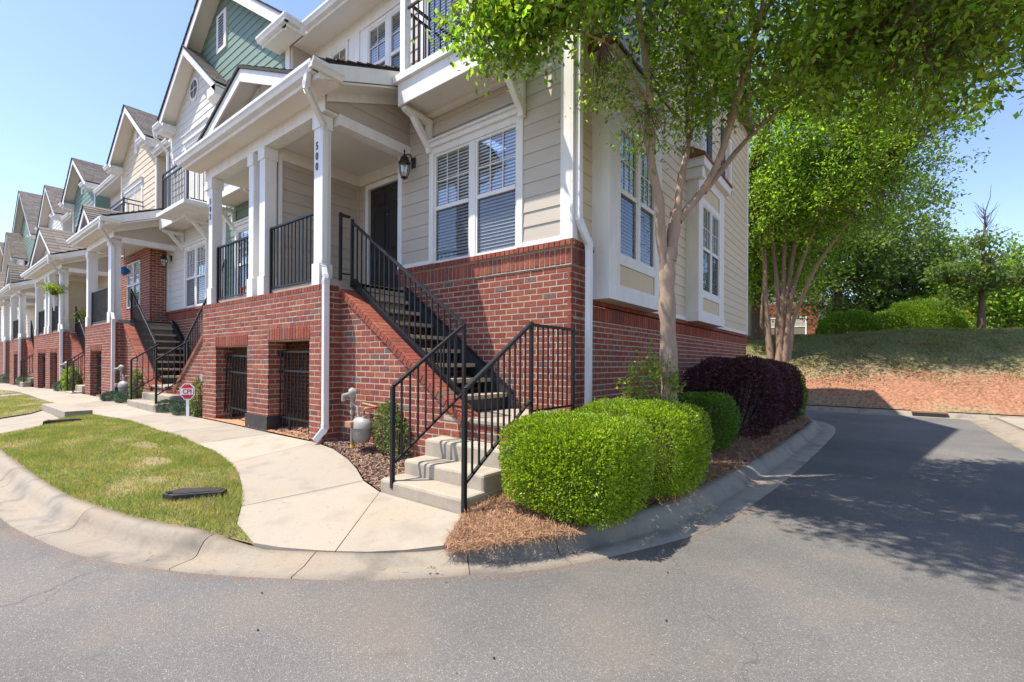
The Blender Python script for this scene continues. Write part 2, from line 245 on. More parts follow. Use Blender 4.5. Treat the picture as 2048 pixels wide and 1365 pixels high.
# ------------------------------------------------------------------ mesh helpers
class Fr:
    def __init__(s, o, u, n): s.o = Vector((o[0], o[1], 0)); s.u = Vector((u[0], u[1], 0)); s.n = Vector((n[0], n[1], 0))
    def p(s, u, w, z): return s.o + s.u * u + s.n * w + Vector((0, 0, z))
WORLD = Fr((0, 0), (1, 0), (0, 1))
def front(Y): return Fr((0, Y), (1, 0), (0, -1))          # u = X, w = towards the street
def east(X): return Fr((X, 0), (0, 1), (1, 0))            # u = Y, w = +X
def west(X): return Fr((X, 0), (0, 1), (-1, 0))
class MB:
    def __init__(s): s.v = []; s.f = []; s.sm = []
    def add(s, vs, fs, smooth=False):
        k = len(s.v); s.v += [tuple(v) for v in vs]; s.f += [tuple(i + k for i in f) for f in fs]; s.sm += [smooth] * len(fs); return s
    def box(s, u0, u1, w0, w1, z0, z1, fr=WORLD):
        P = [fr.p(u, w, z) for u in (u0, u1) for w in (w0, w1) for z in (z0, z1)]
        return s.add(P, [(0, 1, 3, 2), (4, 6, 7, 5), (0, 4, 5, 1), (2, 3, 7, 6), (0, 2, 6, 4), (1, 5, 7, 3)])
    def prism(s, poly, w0, w1, fr=WORLD):                  # polygon in (u, z) extruded along w
        n = len(poly); P = [fr.p(u, w0, z) for u, z in poly] + [fr.p(u, w1, z) for u, z in poly]
        return s.add(P, [tuple(range(n)), tuple(range(2 * n - 1, n - 1, -1))] + [(i, n + i, n + (i + 1) % n, (i + 1) % n) for i in range(n)])
    def slab(s, poly, zf, th):                             # plan polygon; zf(x,y) top
        n = len(poly); P = [(x, y, zf(x, y)) for x, y in poly]; Q = [(x, y, z - th) for x, y, z in P]
        return s.add(P + Q, [tuple(range(n)), tuple(range(2 * n - 1, n - 1, -1))] + [(i, n + i, n + (i + 1) % n, (i + 1) % n) for i in range(n)])
    def bar(s, a, b, ww, hh):                              # rectangular bar from a to b
        a = Vector(a); b = Vector(b); d = (b - a).normalized()
        sd = d.cross(Vector((0, 0, 1)))
        if sd.length < .01: sd = Vector((1, 0, 0))
        sd.normalize(); up = sd.cross(d); P = []
        for q in (a, b):
            for x, y in ((-1, -1), (1, -1), (1, 1), (-1, 1)): P.append(q + sd * (x * ww / 2) + up * (y * hh / 2))
        return s.add(P, [(0, 1, 2, 3), (7, 6, 5, 4)] + [(i, i + 4, (i + 1) % 4 + 4, (i + 1) % 4) for i in range(4)])
    def tube(s, pts, rad, n=8, caps=True, smooth=True):
        pts = [Vector(p) for p in pts]; k = len(pts); rad = rad if hasattr(rad, '__len__') else [rad] * k
        rings = []; ref = Vector((.13, .27, .95)).normalized()
        for i, p in enumerate(pts):
            d = (pts[min(i + 1, k - 1)] - pts[max(i - 1, 0)]).normalized()
            a = d.cross(ref)
            if a.length < .05: a = d.cross(Vector((1, 0, 0)))
            a.normalize(); b = d.cross(a)
            rings.append([p + (a * math.cos(2 * math.pi * j / n) + b * math.sin(2 * math.pi * j / n)) * rad[i] for j in range(n)])
        vs = [v for r in rings for v in r]
        fs = [(i * n + j, (i + 1) * n + j, (i + 1) * n + (j + 1) % n, i * n + (j + 1) % n) for i in range(k - 1) for j in range(n)]
        s.add(vs, fs, smooth)
        if caps: s.add(rings[0], [tuple(range(n))]); s.add(rings[-1], [tuple(range(n))])
        return s
    def lathe(s, c, prof, n=14, smooth=True, sq=1.0):
        c = Vector(c); vs = []; k = len(prof)
        for r, z in prof:
            for j in range(n):
                a = 2 * math.pi * j / n; vs.append(c + Vector((r * math.cos(a), r * math.sin(a) * sq, z)))
        fs = [(i * n + j, i * n + (j + 1) % n, (i + 1) * n + (j + 1) % n, (i + 1) * n + j) for i in range(k - 1) for j in range(n)]
        s.add(vs, fs, smooth); s.add(vs[:n], [tuple(range(n))]); s.add(vs[-n:], [tuple(range(n))]); return s
    def build(s, name, m, parent=None, kind=None, label=None, bevel=0):
        me = bpy.data.meshes.new(name); off = rootloc(parent)
        me.from_pydata([(v[0] - off[0], v[1] - off[1], v[2] - off[2]) for v in s.v], [], s.f)
        if any(s.sm): me.polygons.foreach_set('use_smooth', s.sm)
        me.materials.append(M[m]); o = bpy.data.objects.new(name, me); C.objects.link(o)
        if parent is not None: o.parent = parent
        if kind: o['kind'] = kind
        if label: o['label'] = label
        if bevel:
            md = o.modifiers.new('b', 'BEVEL'); md.width = bevel; md.segments = 2; md.limit_method = 'ANGLE'
        return o
def boxes(root, name, m, fr, *bs, bevel=0):
    for q in bs: o = MB().box(*q, fr).build(name, m, root, bevel=bevel)
    return o
def rootloc(p):
    x = Vector((0, 0, 0))
    while p is not None: x += p.location; p = p.parent
    return x
def thing(name, label, cat, loc=(0, 0, 0), group=None):
    o = bpy.data.objects.new(name, None); C.objects.link(o); o.location = loc; o.empty_display_size = .2
    o['label'] = label; o['category'] = cat
    if group: o['group'] = group
    return o
def tag(o, label, cat, group=None):
    o['label'] = label; o['category'] = cat
    if group: o['group'] = group
    return o
def fastmesh(name, V, F, m, parent=None, kind=None):       # V (n,3), F (k,3) arrays
    me = bpy.data.meshes.new(name); off = np.array(rootloc(parent)); V = (V - off).astype(np.float32)
    n = len(V); k = len(F)
    me.vertices.add(n); me.vertices.foreach_set('co', V.ravel()); me.loops.add(3 * k)
    me.loops.foreach_set('vertex_index', F.astype(np.int32).ravel()); me.polygons.add(k)
    me.polygons.foreach_set('loop_start', np.arange(0, 3 * k, 3, dtype=np.int32)); me.polygons.foreach_set('loop_total', np.full(k, 3, np.int32))
    me.update(calc_edges=True); me.materials.append(M[m]); o = bpy.data.objects.new(name, me); C.objects.link(o)
    if parent is not None: o.parent = parent
    if kind: o['kind'] = kind
    return o
def leafgeo(P, size, d=None, wid=.45, droop=0, fold=.25, nrm=None):
    n = len(P); size = size * rng.uniform(.65, 1.25, n)
    if d is None: d = rng.normal(size=(n, 3))
    else: d = d + rng.normal(size=(n, 3)) * .45
    d[:, 2] -= droop; d /= np.linalg.norm(d, axis=1)[:, None]
    r = rng.normal(size=(n, 3)) if nrm is None else nrm + rng.normal(size=(n, 3)) * .5
    s = np.cross(d, r); s /= np.linalg.norm(s, axis=1)[:, None] + 1e-9; u = np.cross(s, d)
    L = size[:, None]; mid = P + d * L * .5
    V = np.stack([P, P + d * L, mid + s * L * wid * .5 + u * L * fold * .3, mid - s * L * wid * .5 + u * L * fold * .3], 1).reshape(-1, 3)
    b = np.arange(n)[:, None] * 4
    F = np.concatenate([b + np.array([0, 2, 1]), b + np.array([0, 1, 3])], 0)
    return V, F
def leaves(name, P, size, m, parent, **kw):
    V, F = leafgeo(P, size, **kw); return fastmesh(name, V, F, m, parent)
UB = None
def unit_box():
    global UB
    if UB is None:
        mb = MB(); e = .04; f = .12
        # front face at y=+.5 chamfered
        P = [(-.5, -.5, -.5), (.5, -.5, -.5), (.5, -.5, .5), (-.5, -.5, .5), (-.5, .38, -.5), (.5, .38, -.5), (.5, .38, .5), (-.5, .38, .5),
             (-.5 + e * .5, .5, -.5 + f * .6), (.5 - e * .5, .5, -.5 + f * .6), (.5 - e * .5, .5, .5 - f * .6), (-.5 + e * .5, .5, .5 - f * .6)]
        F = [(0, 4, 5, 1), (1, 5, 6, 2), (2, 6, 7, 3), (3, 7, 4, 0), (4, 8, 9, 5), (5, 9, 10, 6), (6, 10, 11, 7), (7, 11, 8, 4), (8, 11, 10, 9)]
        UB = bpy.data.meshes.new('brick'); UB.from_pydata(P, [], F); UB.materials.append(M['brick'])
    return UB
cF = Vector((-math.sin(R(37.6)), math.cos(R(37.6)), 0)); cR = Vector((math.cos(R(37.6)), math.sin(R(37.6)), 0))
class Bricks:
    """brickwork of one thing: the ~300 bricks that show largest are objects, the rest one mesh"""
    def __init__(s): s.b = []; s.poly = []
    def brick(s, c, ax, size):                 # ax = 3 axes (along, outward, up)
        s.b.append((Vector(c), ax, size))
    def wall(s, fr, u0, u1, z0, z1, holes=(), off=0, clip=None, zref=2.52, proud=0, course=.0794, length=.203, cut=None):
        jt = .011; k0 = math.floor((z0 - zref) / course); k1 = math.ceil((z1 - zref) / course)
        for k in range(k0, k1):
            za = max(zref + k * course, z0); zb = min(zref + (k + 1) * course - jt, z1)
            if zb - za < .02: continue
            iv = [(u0, u1)]
            for (a, b, c, d) in holes:
                if c < (za + zb) / 2 < d:
                    iv = [q for (p, r) in iv for q in ((p, min(r, a)), (max(p, b), r)) if q[1] - q[0] > .02]
            if clip:
                ca, cb = clip((za + zb) / 2); iv = [(max(p, ca), min(r, cb)) for p, r in iv if min(r, cb) - max(p, ca) > .03]
            ph = off + (length / 2 if k % 2 else 0)
            for (a, b) in iv:
                i = math.floor((a - ph) / length)
                while ph + i * length < b:
                    x0 = max(a, ph + i * length); x1 = min(b, ph + (i + 1) * length - jt); i += 1
                    if x1 - x0 < .025: continue
                    if x1 > b - .03: x1 = b
                    jz = random.uniform(-.001, .001); jw = random.uniform(-.0015, .002) + proud
                    s.brick(fr.p((x0 + x1) / 2, jw - .031, (za + zb) / 2 + jz), (fr.u, fr.n, Vector((0, 0, 1))), (x1 - x0, .052, zb - za))
    def soldier(s, fr, u0, u1, z0, z1, proud=0, pitch=.0794, depth=.05):
        n = max(1, round((u1 - u0) / pitch)); p = (u1 - u0) / n
        for i in range(n):
            s.brick(fr.p(u0 + (i + .5) * p, proud - depth / 2 - .005 + random.uniform(-.001, .0015), (z0 + z1) / 2), (fr.u, fr.n, Vector((0, 0, 1))), (p - .012, depth, z1 - z0 - .010))
    def finish(s, root, limit=300, nearest=True):
        sc = []
        for i, (c, ax, sz) in enumerate(s.b):
            d = c - cam.location; dep = d.dot(cF); u = d.dot(cR) / max(dep, .1); v = d.z / max(dep, .1)
            vis = dep > .3 and -1.12 < u < 1.12 and -.72 < v < .8 and ax[1].dot(d) < 0
            sc.append((abs(ax[1].dot(d.normalized())) * sz[0] * sz[2] / dep ** 2 if vis else 0, i))
        sc.sort(reverse=True); top = set(i for a, i in sc[:limit] if a > 0); ub = unit_box(); off = rootloc(root)
        rest = MB()
        for i, (c, ax, sz) in enumerate(s.b):
            m3 = Matrix((ax[0] * sz[0], ax[1] * sz[1], ax[2] * sz[2])).transposed()
            if i in top:
                o = bpy.data.objects.new('brick', ub); C.objects.link(o); o.parent = root
                o.matrix_basis = Matrix.Translation(c - off) @ m3.to_4x4()
            else:
                P = [c + m3 @ v.co for v in ub.vertices]; rest.add(P, [tuple(p.vertices) for p in ub.polygons])
        if rest.v: rest.build('brickwork', 'brick', root, kind='stuff')
def siding(root, fr, u0, u1, z0, z1, m, holes=(), clip=None, exp=.192, join=False, name='siding_board', zoff=None, fl=0):
    z = z0 if zoff is None else zoff; J = MB() if join else None
    while z < z1 - .01:
        za = max(z, z0); zb = min(z + exp + .012, z1); zc = min(z + exp, z1)
        iv = [(u0, u1)]
        for (a, b, c, d) in holes:
            if c < (za + zc) / 2 < d: iv = [q for (p, r) in iv for q in ((p, min(r, a)), (max(p, b), r)) if q[1] - q[0] > .02]
        for (a, b) in iv:
            a0, b0, a1, b1 = a, b, a, b
            if clip:
                ca, cb = clip(za); a0 = max(a, ca); b0 = min(b, cb); ca, cb = clip(zc); a1 = max(a, ca); b1 = min(b, cb)
                if b0 - a0 < .03: continue
                if b1 < a1: a1 = b1 = (a1 + b1) / 2
            mb = J or MB()
            P = [fr.p(a0, fl, za), fr.p(b0, fl, za), fr.p(b1, fl, zc), fr.p(a1, fl, zc), fr.p(a0, fl + .017, za), fr.p(b0, fl + .017, za), fr.p(b1, fl + .005, zc), fr.p(a1, fl + .005, zc)]
            mb.add(P, [(0, 1, 2, 3), (4, 7, 6, 5), (0, 4, 5, 1), (1, 5, 6, 2), (2, 6, 7, 3), (3, 7, 4, 0)])
            if not join: mb.build(name, m, root)
        z += exp
    if join and J.v: J.build('siding', m, root, kind='stuff')
def window(root, fr, u0, u1, z0, z1, sashes=2, mull=.07, trim=.10, head=0, blinds=True, cols=3, w=0, screen=True, grid=2, sill=0, rail=.5, slat=.036, blindfill=1, depth=.03):
    """u0..u1,z0..z1 outside of the sash group; trim boards outside of it"""
    f = MB()
    if trim:
        f.box(u0 - trim, u0, w, w + depth, z0, z1 + trim, fr).box(u1, u1 + trim, w, w + depth, z0, z1 + trim, fr)
        f.box(u0, u1, w, w + depth - .002, z1, z1 + trim, fr)
        if sill: f.box(u0 - trim, u1 + trim, w, w + depth + .02, z0 - sill, z0, fr)
        if head:
            f.box(u0 - trim - .03, u1 + trim + .03, w, w + .07, z1 + trim, z1 + trim + head, fr).box(u0 - trim - .05, u1 + trim + .05, w, w + .11, z1 + trim + head, z1 + trim + head + .03, fr)
    W = f.build('window', 'white', root, bevel=.003)
    sw = (u1 - u0 - mull * (sashes - 1)) / sashes; zm = z0 + (z1 - z0) * rail
    fm = MB(); mu = MB(); gl = []; bl = MB(); sc = MB(); bk = MB()
    for i in range(sashes):
        a = u0 + i * (sw + mull); b = a + sw
        if i: fm.box(a - mull, a, w - .02, w + .012, z0, z1, fr)
        s = .035
        fm.box(a, a + s, w - .03, w + .004, z0, z1, fr).box(b - s, b, w - .03, w + .004, z0, z1, fr)
        fm.box(a + s, b - s, w - .03, w + .004, z0, z0 + s, fr).box(a + s, b - s, w - .03, w + .004, z1 - s, z1, fr)
        fm.box(a + s, b - s, w - .03, w + .012, zm - .03, zm + .03, fr)
        ga, gb, gz0, gz1 = a + s, b - s, z0 + s, z1 - s
        for c in range(1, cols):
            x = ga + (gb - ga) * c / cols; mu.box(x - .007, x + .007, w - .019, w - .009, zm + .03, gz1, fr)
        for g_ in range(1, grid):
            z = zm + .03 + (gz1 - zm - .03) * g_ / grid; mu.box(ga, gb, w - .018, w - .010, z - .007, z + .007, fr)
        gl.append((ga, gb, zm + .03, gz1)); gl.append((ga, gb, gz0, zm - .03))
        if screen: sc.add([fr.p(ga, w - .004, gz0), fr.p(gb, w - .004, gz0), fr.p(gb, w - .004, zm - .03), fr.p(ga, w - .004, zm - .03)], [(0, 1, 2, 3)])
        if blinds:
            z = gz0 + .01
            while z < gz0 + (gz1 - gz0) * blindfill:
                t_ = rng.normal() * .02; bl.add([fr.p(ga, w - .030, z + slat * (.08 + t_)), fr.p(gb, w - .030, z + slat * (.08 - t_)), fr.p(gb, w - .060, z + slat * (.90 - t_)), fr.p(ga, w - .060, z + slat * (.90 + t_))], [(0, 1, 2, 3)]); z += slat
        bk.box(a, b, w - .5, w - .49, z0, z1, fr)
        bk.box(a, a + .01, w - .49, w - .04, z0, z1, fr).box(b - .01, b, w - .49, w - .04, z0, z1, fr)
    fm.build('sash_frame', 'white', W)
    if mu.v: mu.build('muntin', 'white', W)
    for (a, b, c, d) in gl:
        MB().add([fr.p(a, w - .024, c), fr.p(b, w - .024, c), fr.p(b, w - .024, d), fr.p(a, w - .024, d)], [(0, 1, 2, 3)]).build('pane', 'glass', W)
    if sc.v: sc.build('insect_screen', 'screen', W)
    if bl.v: bl.build('blind', 'blind', W, kind='stuff')
    bk.build('window_recess', 'dark', W)
    return W
def railing(name, label, segs, group=None, post=.038, bal=.016, gap=.105, posts=(), two=False):
    """segs: list of (a_bottom, b_bottom, height): bottom-rail end points and vertical height to the top rail"""
    r = thing(name, label, 'railing', segs[0][0], group)
    for (a, b, h) in segs:
        a = Vector(a); b = Vector(b); up = Vector((0, 0, h))
        MB().bar(a, b, .028, .022).build('bottom_rail', 'iron', r)
        MB().bar(a + up, b + up, .042, .032).build('top_rail', 'iron', r, bevel=.003)
        if two: MB().bar(a + up - Vector((0, 0, .14)), b + up - Vector((0, 0, .14)), .03, .03).build('middle_rail', 'iron', r)
        n = max(1, round((b - a).length / gap)); proto = None
        for i in range(1, n):
            p = a + (b - a) * (i / n)
            if proto is None:
                proto = MB().box(p.x - bal / 2, p.x + bal / 2, p.y - bal / 2, p.y + bal / 2, p.z - .0, p.z + h - (.14 if two else .0)).build('baluster', 'iron', r); p0 = p
            else:
                o = proto.copy(); C.objects.link(o); o.location = proto.location + (p - p0)
    for (x, y, z0, z1) in posts:
        MB().box(x - post / 2, x + post / 2, y - post / 2, y + post / 2, z0, z1).build('post', 'iron', r, bevel=.003)
    return r
def text_obj(txt, size, m, parent, mw, name, depth=.006, bold=0):
    cu = bpy.data.curves.new('t', 'FONT'); cu.body = txt; cu.size = size; cu.extrude = depth / 2; cu.align_x = 'CENTER'; cu.align_y = 'CENTER'; cu.offset = bold
    o = bpy.data.objects.new('t', cu); C.objects.link(o); dg = bpy.context.evaluated_depsgraph_get()
    me = bpy.data.meshes.new_from_object(o.evaluated_get(dg)); bpy.data.objects.remove(o)
    me.transform(Matrix.Translation(-rootloc(parent)) @ mw); me.materials.clear(); me.materials.append(M[m])
    n = bpy.data.objects.new(name, me); C.objects.link(n); n.parent = parent; return n
def facing(fr, p):   # matrix placing text upright on a frame
    X = fr.u.copy(); Z = fr.n.copy(); Y = Vector((0, 0, 1))
    return Matrix.Translation(p) @ Matrix((X, Y, Z)).transposed().to_4x4()
# ------------------------------------------------------------------ ground
GC = np.array([(-45, .9, 0), (-30, .9, .05), (-18, .9, .11), (-10.2, .85, .14), (-7.6, .92, .145), (-5.6, 1.02, .145), (-4.5, 1.2, .145), (-3.9, 1.32, .12), (-3.55, 1.45, .06), (-3.1, 1.8, .045), (-2.7, 2.1, .045),
    (-2.35, 2.35, .07), (-2.1, 2.55, .14), (-1.8, 3.3, .15), (-1.6, 4.3, .15), (-1.4, 5.9, .15), (-1.2, 8, .15), (-1.1, 11, .15), (-1.3, 13.8, .15), (-4, 16, .15), (-12, 16.4, .15),
    (-3.95, 2.94, .125), (-2.8, 2.94, .125), (-3.4, 2.94, .125), (-6, 3.48, .33), (-8.2, 3.48, .35), (-10.3, 3.4, .34), (-14, 3.3, .36), (-17, 3.4, .38), (-20, 3.48, .37), (-24, 3.48, .36), (-30, 3.48, .22), (-35, 3.4, .1), (-45, 3.4, 0),
    (-4.5, 1.9, .135), (-6.3, 2.45, .2), (-8, 2.55, .25), (-11.3, 2.6, .28), (-14, 2.5, .28), (-20, 2.3, .27), (-28, 2.3, .18), (-4.4, 3.7, .27), (-5.4, 3.7, .32), (-4.3, 3.05, .17), (-5.1, 3.3, .24),
    (-2.9, 4, .22), (-2.9, 5.2, .30), (-2.9, 8, .38), (-2.9, 11, .42), (-2.9, 15, .5), (-2.2, 3.2, .16), (-10, 5, .4), (-20, 5, .4), (-40, 5, .1)])
_d = np.linalg.norm(GC[:, None, :2] - GC[None, :, :2], axis=2)
_n = len(GC); _A = np.zeros((_n + 3, _n + 3)); _A[:_n, :_n] = _d + np.eye(_n) * .002; _A[:_n, _n] = 1; _A[:_n, _n + 1:] = GC[:, :2]; _A[_n:, :_n] = _A[:_n, _n:].T
_w = np.linalg.solve(_A, np.concatenate([GC[:, 2], np.zeros(3)]))
def zfa(P):
    d = np.linalg.norm(P[:, None, :2] - GC[None, :, :2], axis=2); return d @ _w[:_n] + _w[_n] + P[:, :2] @ _w[_n + 1:]
def zf(x, y): return float(zfa(np.array([[x, y]]))[0])
from mathutils.geometry import delaunay_2d_cdt
def inpoly(P, poly):
    r = np.zeros(len(P), bool); n = len(poly); x, y = P[:, 0], P[:, 1]
    for i in range(n):
        x0, y0 = poly[i]; x1, y1 = poly[(i + 1) % n]
        if y0 == y1: continue
        c = ((y0 > y) != (y1 > y)) & (x < (x1 - x0) * (y - y0) / (y1 - y0) + x0); r ^= c
    return r
def sample(poly, n, bias=None):
    a = np.array(poly); lo = a.min(0); hi = a.max(0); out = []
    tot = 0
    while tot < n:
        P = rng.uniform(lo, hi, (n, 2)); P = P[inpoly(P, poly)]
        if bias is not None: P = P[rng.uniform(size=len(P)) < bias(P)]
        out.append(P); tot += len(P)
    return np.concatenate(out)[:n]
def patch(name, poly, m, dz=0, res=.2, parent=None, kind='structure', f=None, noise=0):
    a = np.array(poly); lo = a.min(0); hi = a.max(0)
    gx, gy = np.meshgrid(np.arange(lo[0] + res / 2, hi[0], res), np.arange(lo[1] + res / 2, hi[1], res))
    G = np.stack([gx.ravel(), gy.ravel()], 1); G = G[inpoly(G, poly)] if len(G) else G
    vs = [Vector(p) for p in poly] + [Vector(p) for p in G]; n = len(poly)
    V, E_, F, *_ = delaunay_2d_cdt(vs, [(i, (i + 1) % n) for i in range(n)], [], 1, 1e-5)
    A = np.array([(v.x, v.y) for v in V]); z = (zfa(A) if f is None else f(A)) + dz
    if noise: z = z + rng.normal(size=len(z)) * noise
    mb = MB(); mb.add([(x, y, q) for (x, y), q in zip(A, z)], [tuple(q) for q in F], True)
    o = mb.build(name, m, parent); 
    if kind: o['kind'] = kind
    return o
def spline(pts, step):
    p = [Vector(q) for q in pts]; p = [2 * p[0] - p[1]] + p + [2 * p[-1] - p[-2]]; out = []
    for i in range(1, len(p) - 2):
        n = max(2, int((p[i + 1] - p[i]).length / step))
        for k in range(n):
            t = k / n; a, b, c, d = p[i - 1], p[i], p[i + 1], p[i + 2]
            out.append(.5 * ((2 * b) + (c - a) * t + (2 * a - 5 * b + 4 * c - d) * t * t + (3 * b - a - 3 * c + d) * t ** 3))
    out.append(p[-2]); return out
EDGE = spline([(-45, -.1), (-30, .1), (-20, .25), (-12, .38), (-8, .45), (-6.33, .52), (-5.61, .597), (-4.64, .785), (-3.83, 1.107), (-3.29, 1.406), (-2.72, 1.79), (-2.48, 2.0), (-2.15, 2.336), (-1.75, 2.81), (-1.34, 3.62),
    (-1.08, 4.39), (-.9, 5.8), (-.78, 7.35), (-.66, 9.6), (-.58, 12.0), (-.72, 13.3), (-1.2, 14.3), (-2.2, 15.1), (-4, 15.6), (-12, 15.8)], .12)
def offs(poly, d):
    out = []
    for i, p in enumerate(poly):
        t = (poly[min(i + 1, len(poly) - 1)] - poly[max(i - 1, 0)]).normalized(); out.append(p + Vector((-t.y, t.x)) * d)
    return out
def cw(p):                       # curb and gutter width
    if p.x < -4.8: return .42
    if p.x < -3.4: return .42 - .07 * (p.x + 4.8) / 1.4
    if p.y < 3.0: return .34
    return .34 + .16 * min(1, (p.y - 3.0) / 1.5)
BACK = [q for q in (offs(EDGE, cw(p))[i] for i, p in enumerate(EDGE))]
asp = MB().box(-70, 2.05, -30, 17.0, -.3, 0).build('asphalt_road', 'asphalt', None, kind='structure')
MB().box(-900, 900, -900, 900, -.9, -.31).build('ground', 'bank', None, kind='structure')
def kf(p):                       # curb height factor: flush ramp in front of the walk
    s = p.x + p.y
    if p.x < -3.3: return max(0, min(1, (-3.42 - p.x) / .55)) if p.x > -4 else 1
    if p.x < -2.3: return 0
    return max(0, min(1, (p.x + 2.3) / .45))
curb = bpy.data.objects.new('curb', None); C.objects.link(curb); curb['kind'] = 'structure'
def profile(k):
    hi = [(0, .012), (.25, .002), (.30, .015), (.345, .075), (.385, .120), (.43, .14), (.52, .145)]
    lo = [(0, .012), (.25, .012), (.30, .018), (.345, .024), (.385, .030), (.43, .035), (.52, .043)]
    return [(a[0], a[1] * k + b[1] * (1 - k)) for a, b in zip(hi, lo)]
def sweep_curb(path, joints, kfun, wfun=lambda p: .52, name='curb_segment', parent=curb):
    seg = []; cur = [0]; acc = 0
    cuts = [min(range(len(path)), key=lambda i: (path[i] - Vector(j)).length) for j in joints]
    last = 0
    for i in range(1, len(path)):
        acc += (path[i] - path[i - 1]).length
        if i in cuts or (acc > 2.6 and not any(abs(i - c) < 12 for c in cuts)) or i == len(path) - 1:
            seg.append((last, i)); last = i; acc = 0
    for a, b in seg:
        mb = MB(); rows = []
        for i in range(a, b + 1):
            t = (path[min(i + 1, len(path) - 1)] - path[max(i - 1, 0)]).normalized(); nv = Vector((-t.y, t.x)); p = path[i]
            sh = .004 if i == a else (-.004 if i == b else 0); p = p + t * sh
            pr = profile(kfun(path[i])); ws = wfun(path[i]) / .52; row = [p + nv * o * ws for o, z in pr]
            rows.append([(q.x, q.y, z) for q, (o, z) in zip(row, pr)] + [(row[-1].x, row[-1].y, -.1), (row[0].x, row[0].y, -.1)])
        n = len(rows[0]); vs = [v for r in rows for v in r]
        fs = [(i * n + j, (i + 1) * n + j, (i + 1) * n + (j + 1) % n, i * n + (j + 1) % n) for i in range(len(rows) - 1) for j in range(n)]
        mb.add(vs, fs, True); mb.add(rows[0], [tuple(range(n))]); mb.add(rows[-1], [tuple(range(n))])
        mb.build(name, 'curb', parent)
sweep_curb(EDGE, [(-5.4, .63), (-3.83, 1.107), (-2.99, 1.58), (-2.2, 2.28), (-1.7, 2.9)], kf, cw)
# far side curb along the bank and the right-hand curb
sweep_curb([Vector((-14 + i * .25, 17.0)) for i in range(200)], [], lambda p: .8)
rc = [Vector((2.05 + 0 * i, 17.0 - i * .25)) for i in range(0, 70)]
sweep_curb([Vector((2.05, -2 + i * .25)) for i in range(0, 76)][::-1], [], lambda p: .35)
# storm drain in the bank curb
sd = thing('storm_drain', 'dark rusty storm drain opening in the far curb below the red clay bank', 'drain', (1.3, 17.25, 0))
MB().box(.95, 1.66, 17.20, 17.6, .02, .105).build('drain_mouth', 'dark', sd)
MB().box(.93, 1.68, 17.22, 17.62, .107, .15).build('drain_hood', 'rust', sd)
# lawn, walks
def idx(p): return min(range(len(BACK)), key=lambda i: (BACK[i] - Vector(p)).length)
bp = [(-3.62, 1.42), (-4.1, 1.64), (-4.4, 1.78), (-4.55, 1.87), (-5.1, 2.09), (-5.7, 2.29), (-6.28, 2.43), (-7.1, 2.52), (-8, 2.56), (-9.56, 2.58), (-11.3, 2.6), (-13.15, 2.42), (-13.1, 1.95)]
i1 = idx((-3.62, 1.42)); i0 = idx((-11.6, .85))
LAWN = [tuple(p) for p in BACK[i0:i1 + 1:4]] + [tuple(BACK[i1])] + bp[1:] + [(-12.3, 1.5)]
patch('lawn', LAWN, 'soil', -.005, .15)
j0 = idx((-22, .7)); j1 = idx((-14.6, .8))
LAWN2 = [tuple(p) for p in BACK[j0:j1 + 1:6]] + [(-14.8, 1.2), (-15.2, 1.7), (-16.0, 2.05), (-16.2, 2.42), (-22, 2.3)]
patch('lawn', LAWN2, 'soil', -.005, .3)
k0 = idx((-44, .4)); k1 = idx((-23.5, .7))
LAWN3 = [tuple(p) for p in BACK[k0:k1 + 1:8]] + [(-23.5, 2.3), (-44, 2.3)]
patch('lawn', LAWN3, 'soil', -.005, .5)
walk = bpy.data.objects.new('sidewalk', None); C.objects.link(walk); walk['kind'] = 'structure'
def slab(poly, parent=walk, dz=0, gap=.006, name='paving_slab', m='walk'):
    c = sum((Vector(p) for p in poly), Vector((0, 0))) / len(poly); q = []
    for p in poly:
        v = Vector(p) - c; q.append(tuple(c + v * (1 - gap / max(v.length, .3))))
    o = patch(name, q, m, dz, .3, parent, None); me = o.data; n = len(q)
    A = [Vector((x, y, zf(x, y) + dz)) for x, y in q]; mb = MB()
    vs = [tuple(v.co) for v in me.vertices]; fs = [tuple(p.vertices) for p in me.polygons]; mb.add(vs, fs)
    mb.add([tuple(v) for v in A] + [(v.x, v.y, v.z - .1) for v in A], [(i, n + i, n + (i + 1) % n, (i + 1) % n) for i in range(n)])
    me.clear_geometry(); me.from_pydata(mb.v, [], mb.f)
a1 = idx((-3.12, 1.85)); a2 = idx((-2.42, 2.38))
slab([tuple(BACK[i]) for i in range(i1, a1, 2)] + [tuple(BACK[a1])] + [(-3.95, 2.935), (-4.32, 3.0), (-4.5, 1.84), (-4.1, 1.64)])
slab([tuple(BACK[i]) for i in range(a1, a2, 2)] + [tuple(BACK[a2])] + [(-2.79, 2.935), (-3.95, 2.935)])
slab([(-4.5, 1.84), (-4.32, 3.0), (-4.7, 3.17), (-5.1, 3.32), (-5.6, 3.42), (-6.1, 3.45), (-6.2, 2.41), (-5.6, 2.26), (-5.1, 2.09)])
slab([(-6.2, 2.41), (-6.1, 3.45), (-7.35, 3.45), (-7.7, 2.55), (-7.0, 2.52)])
slab([(-7.7, 2.55), (-7.35, 3.45), (-8.75, 3.45), (-9.1, 2.58)])
x = -9.1; xb = -8.75
while x > -44:
    yl = 2.58 if x > -13 else 2.42; x2 = x - 1.5
    slab([(x, yl), (xb, 3.45), (xb - 1.5, 3.45), (x2, 2.6 if x2 > -13 else 2.42)]); x = x2; xb -= 1.5
slab([(-11.6, .93), (-12.3, 1.5), (-13.1, 1.95), (-15.9, 2.0), (-15.1, 1.6), (-14.7, 1.0)], dz=-.03)
slab([(-22, .95), (-22, 2.4), (-23.5, 2.4), (-23.5, .95)], dz=-.03)
pad = thing('concrete_step', 'raised concrete step block between the left lawn strips', 'step', (-14.5, 2.2, .2))
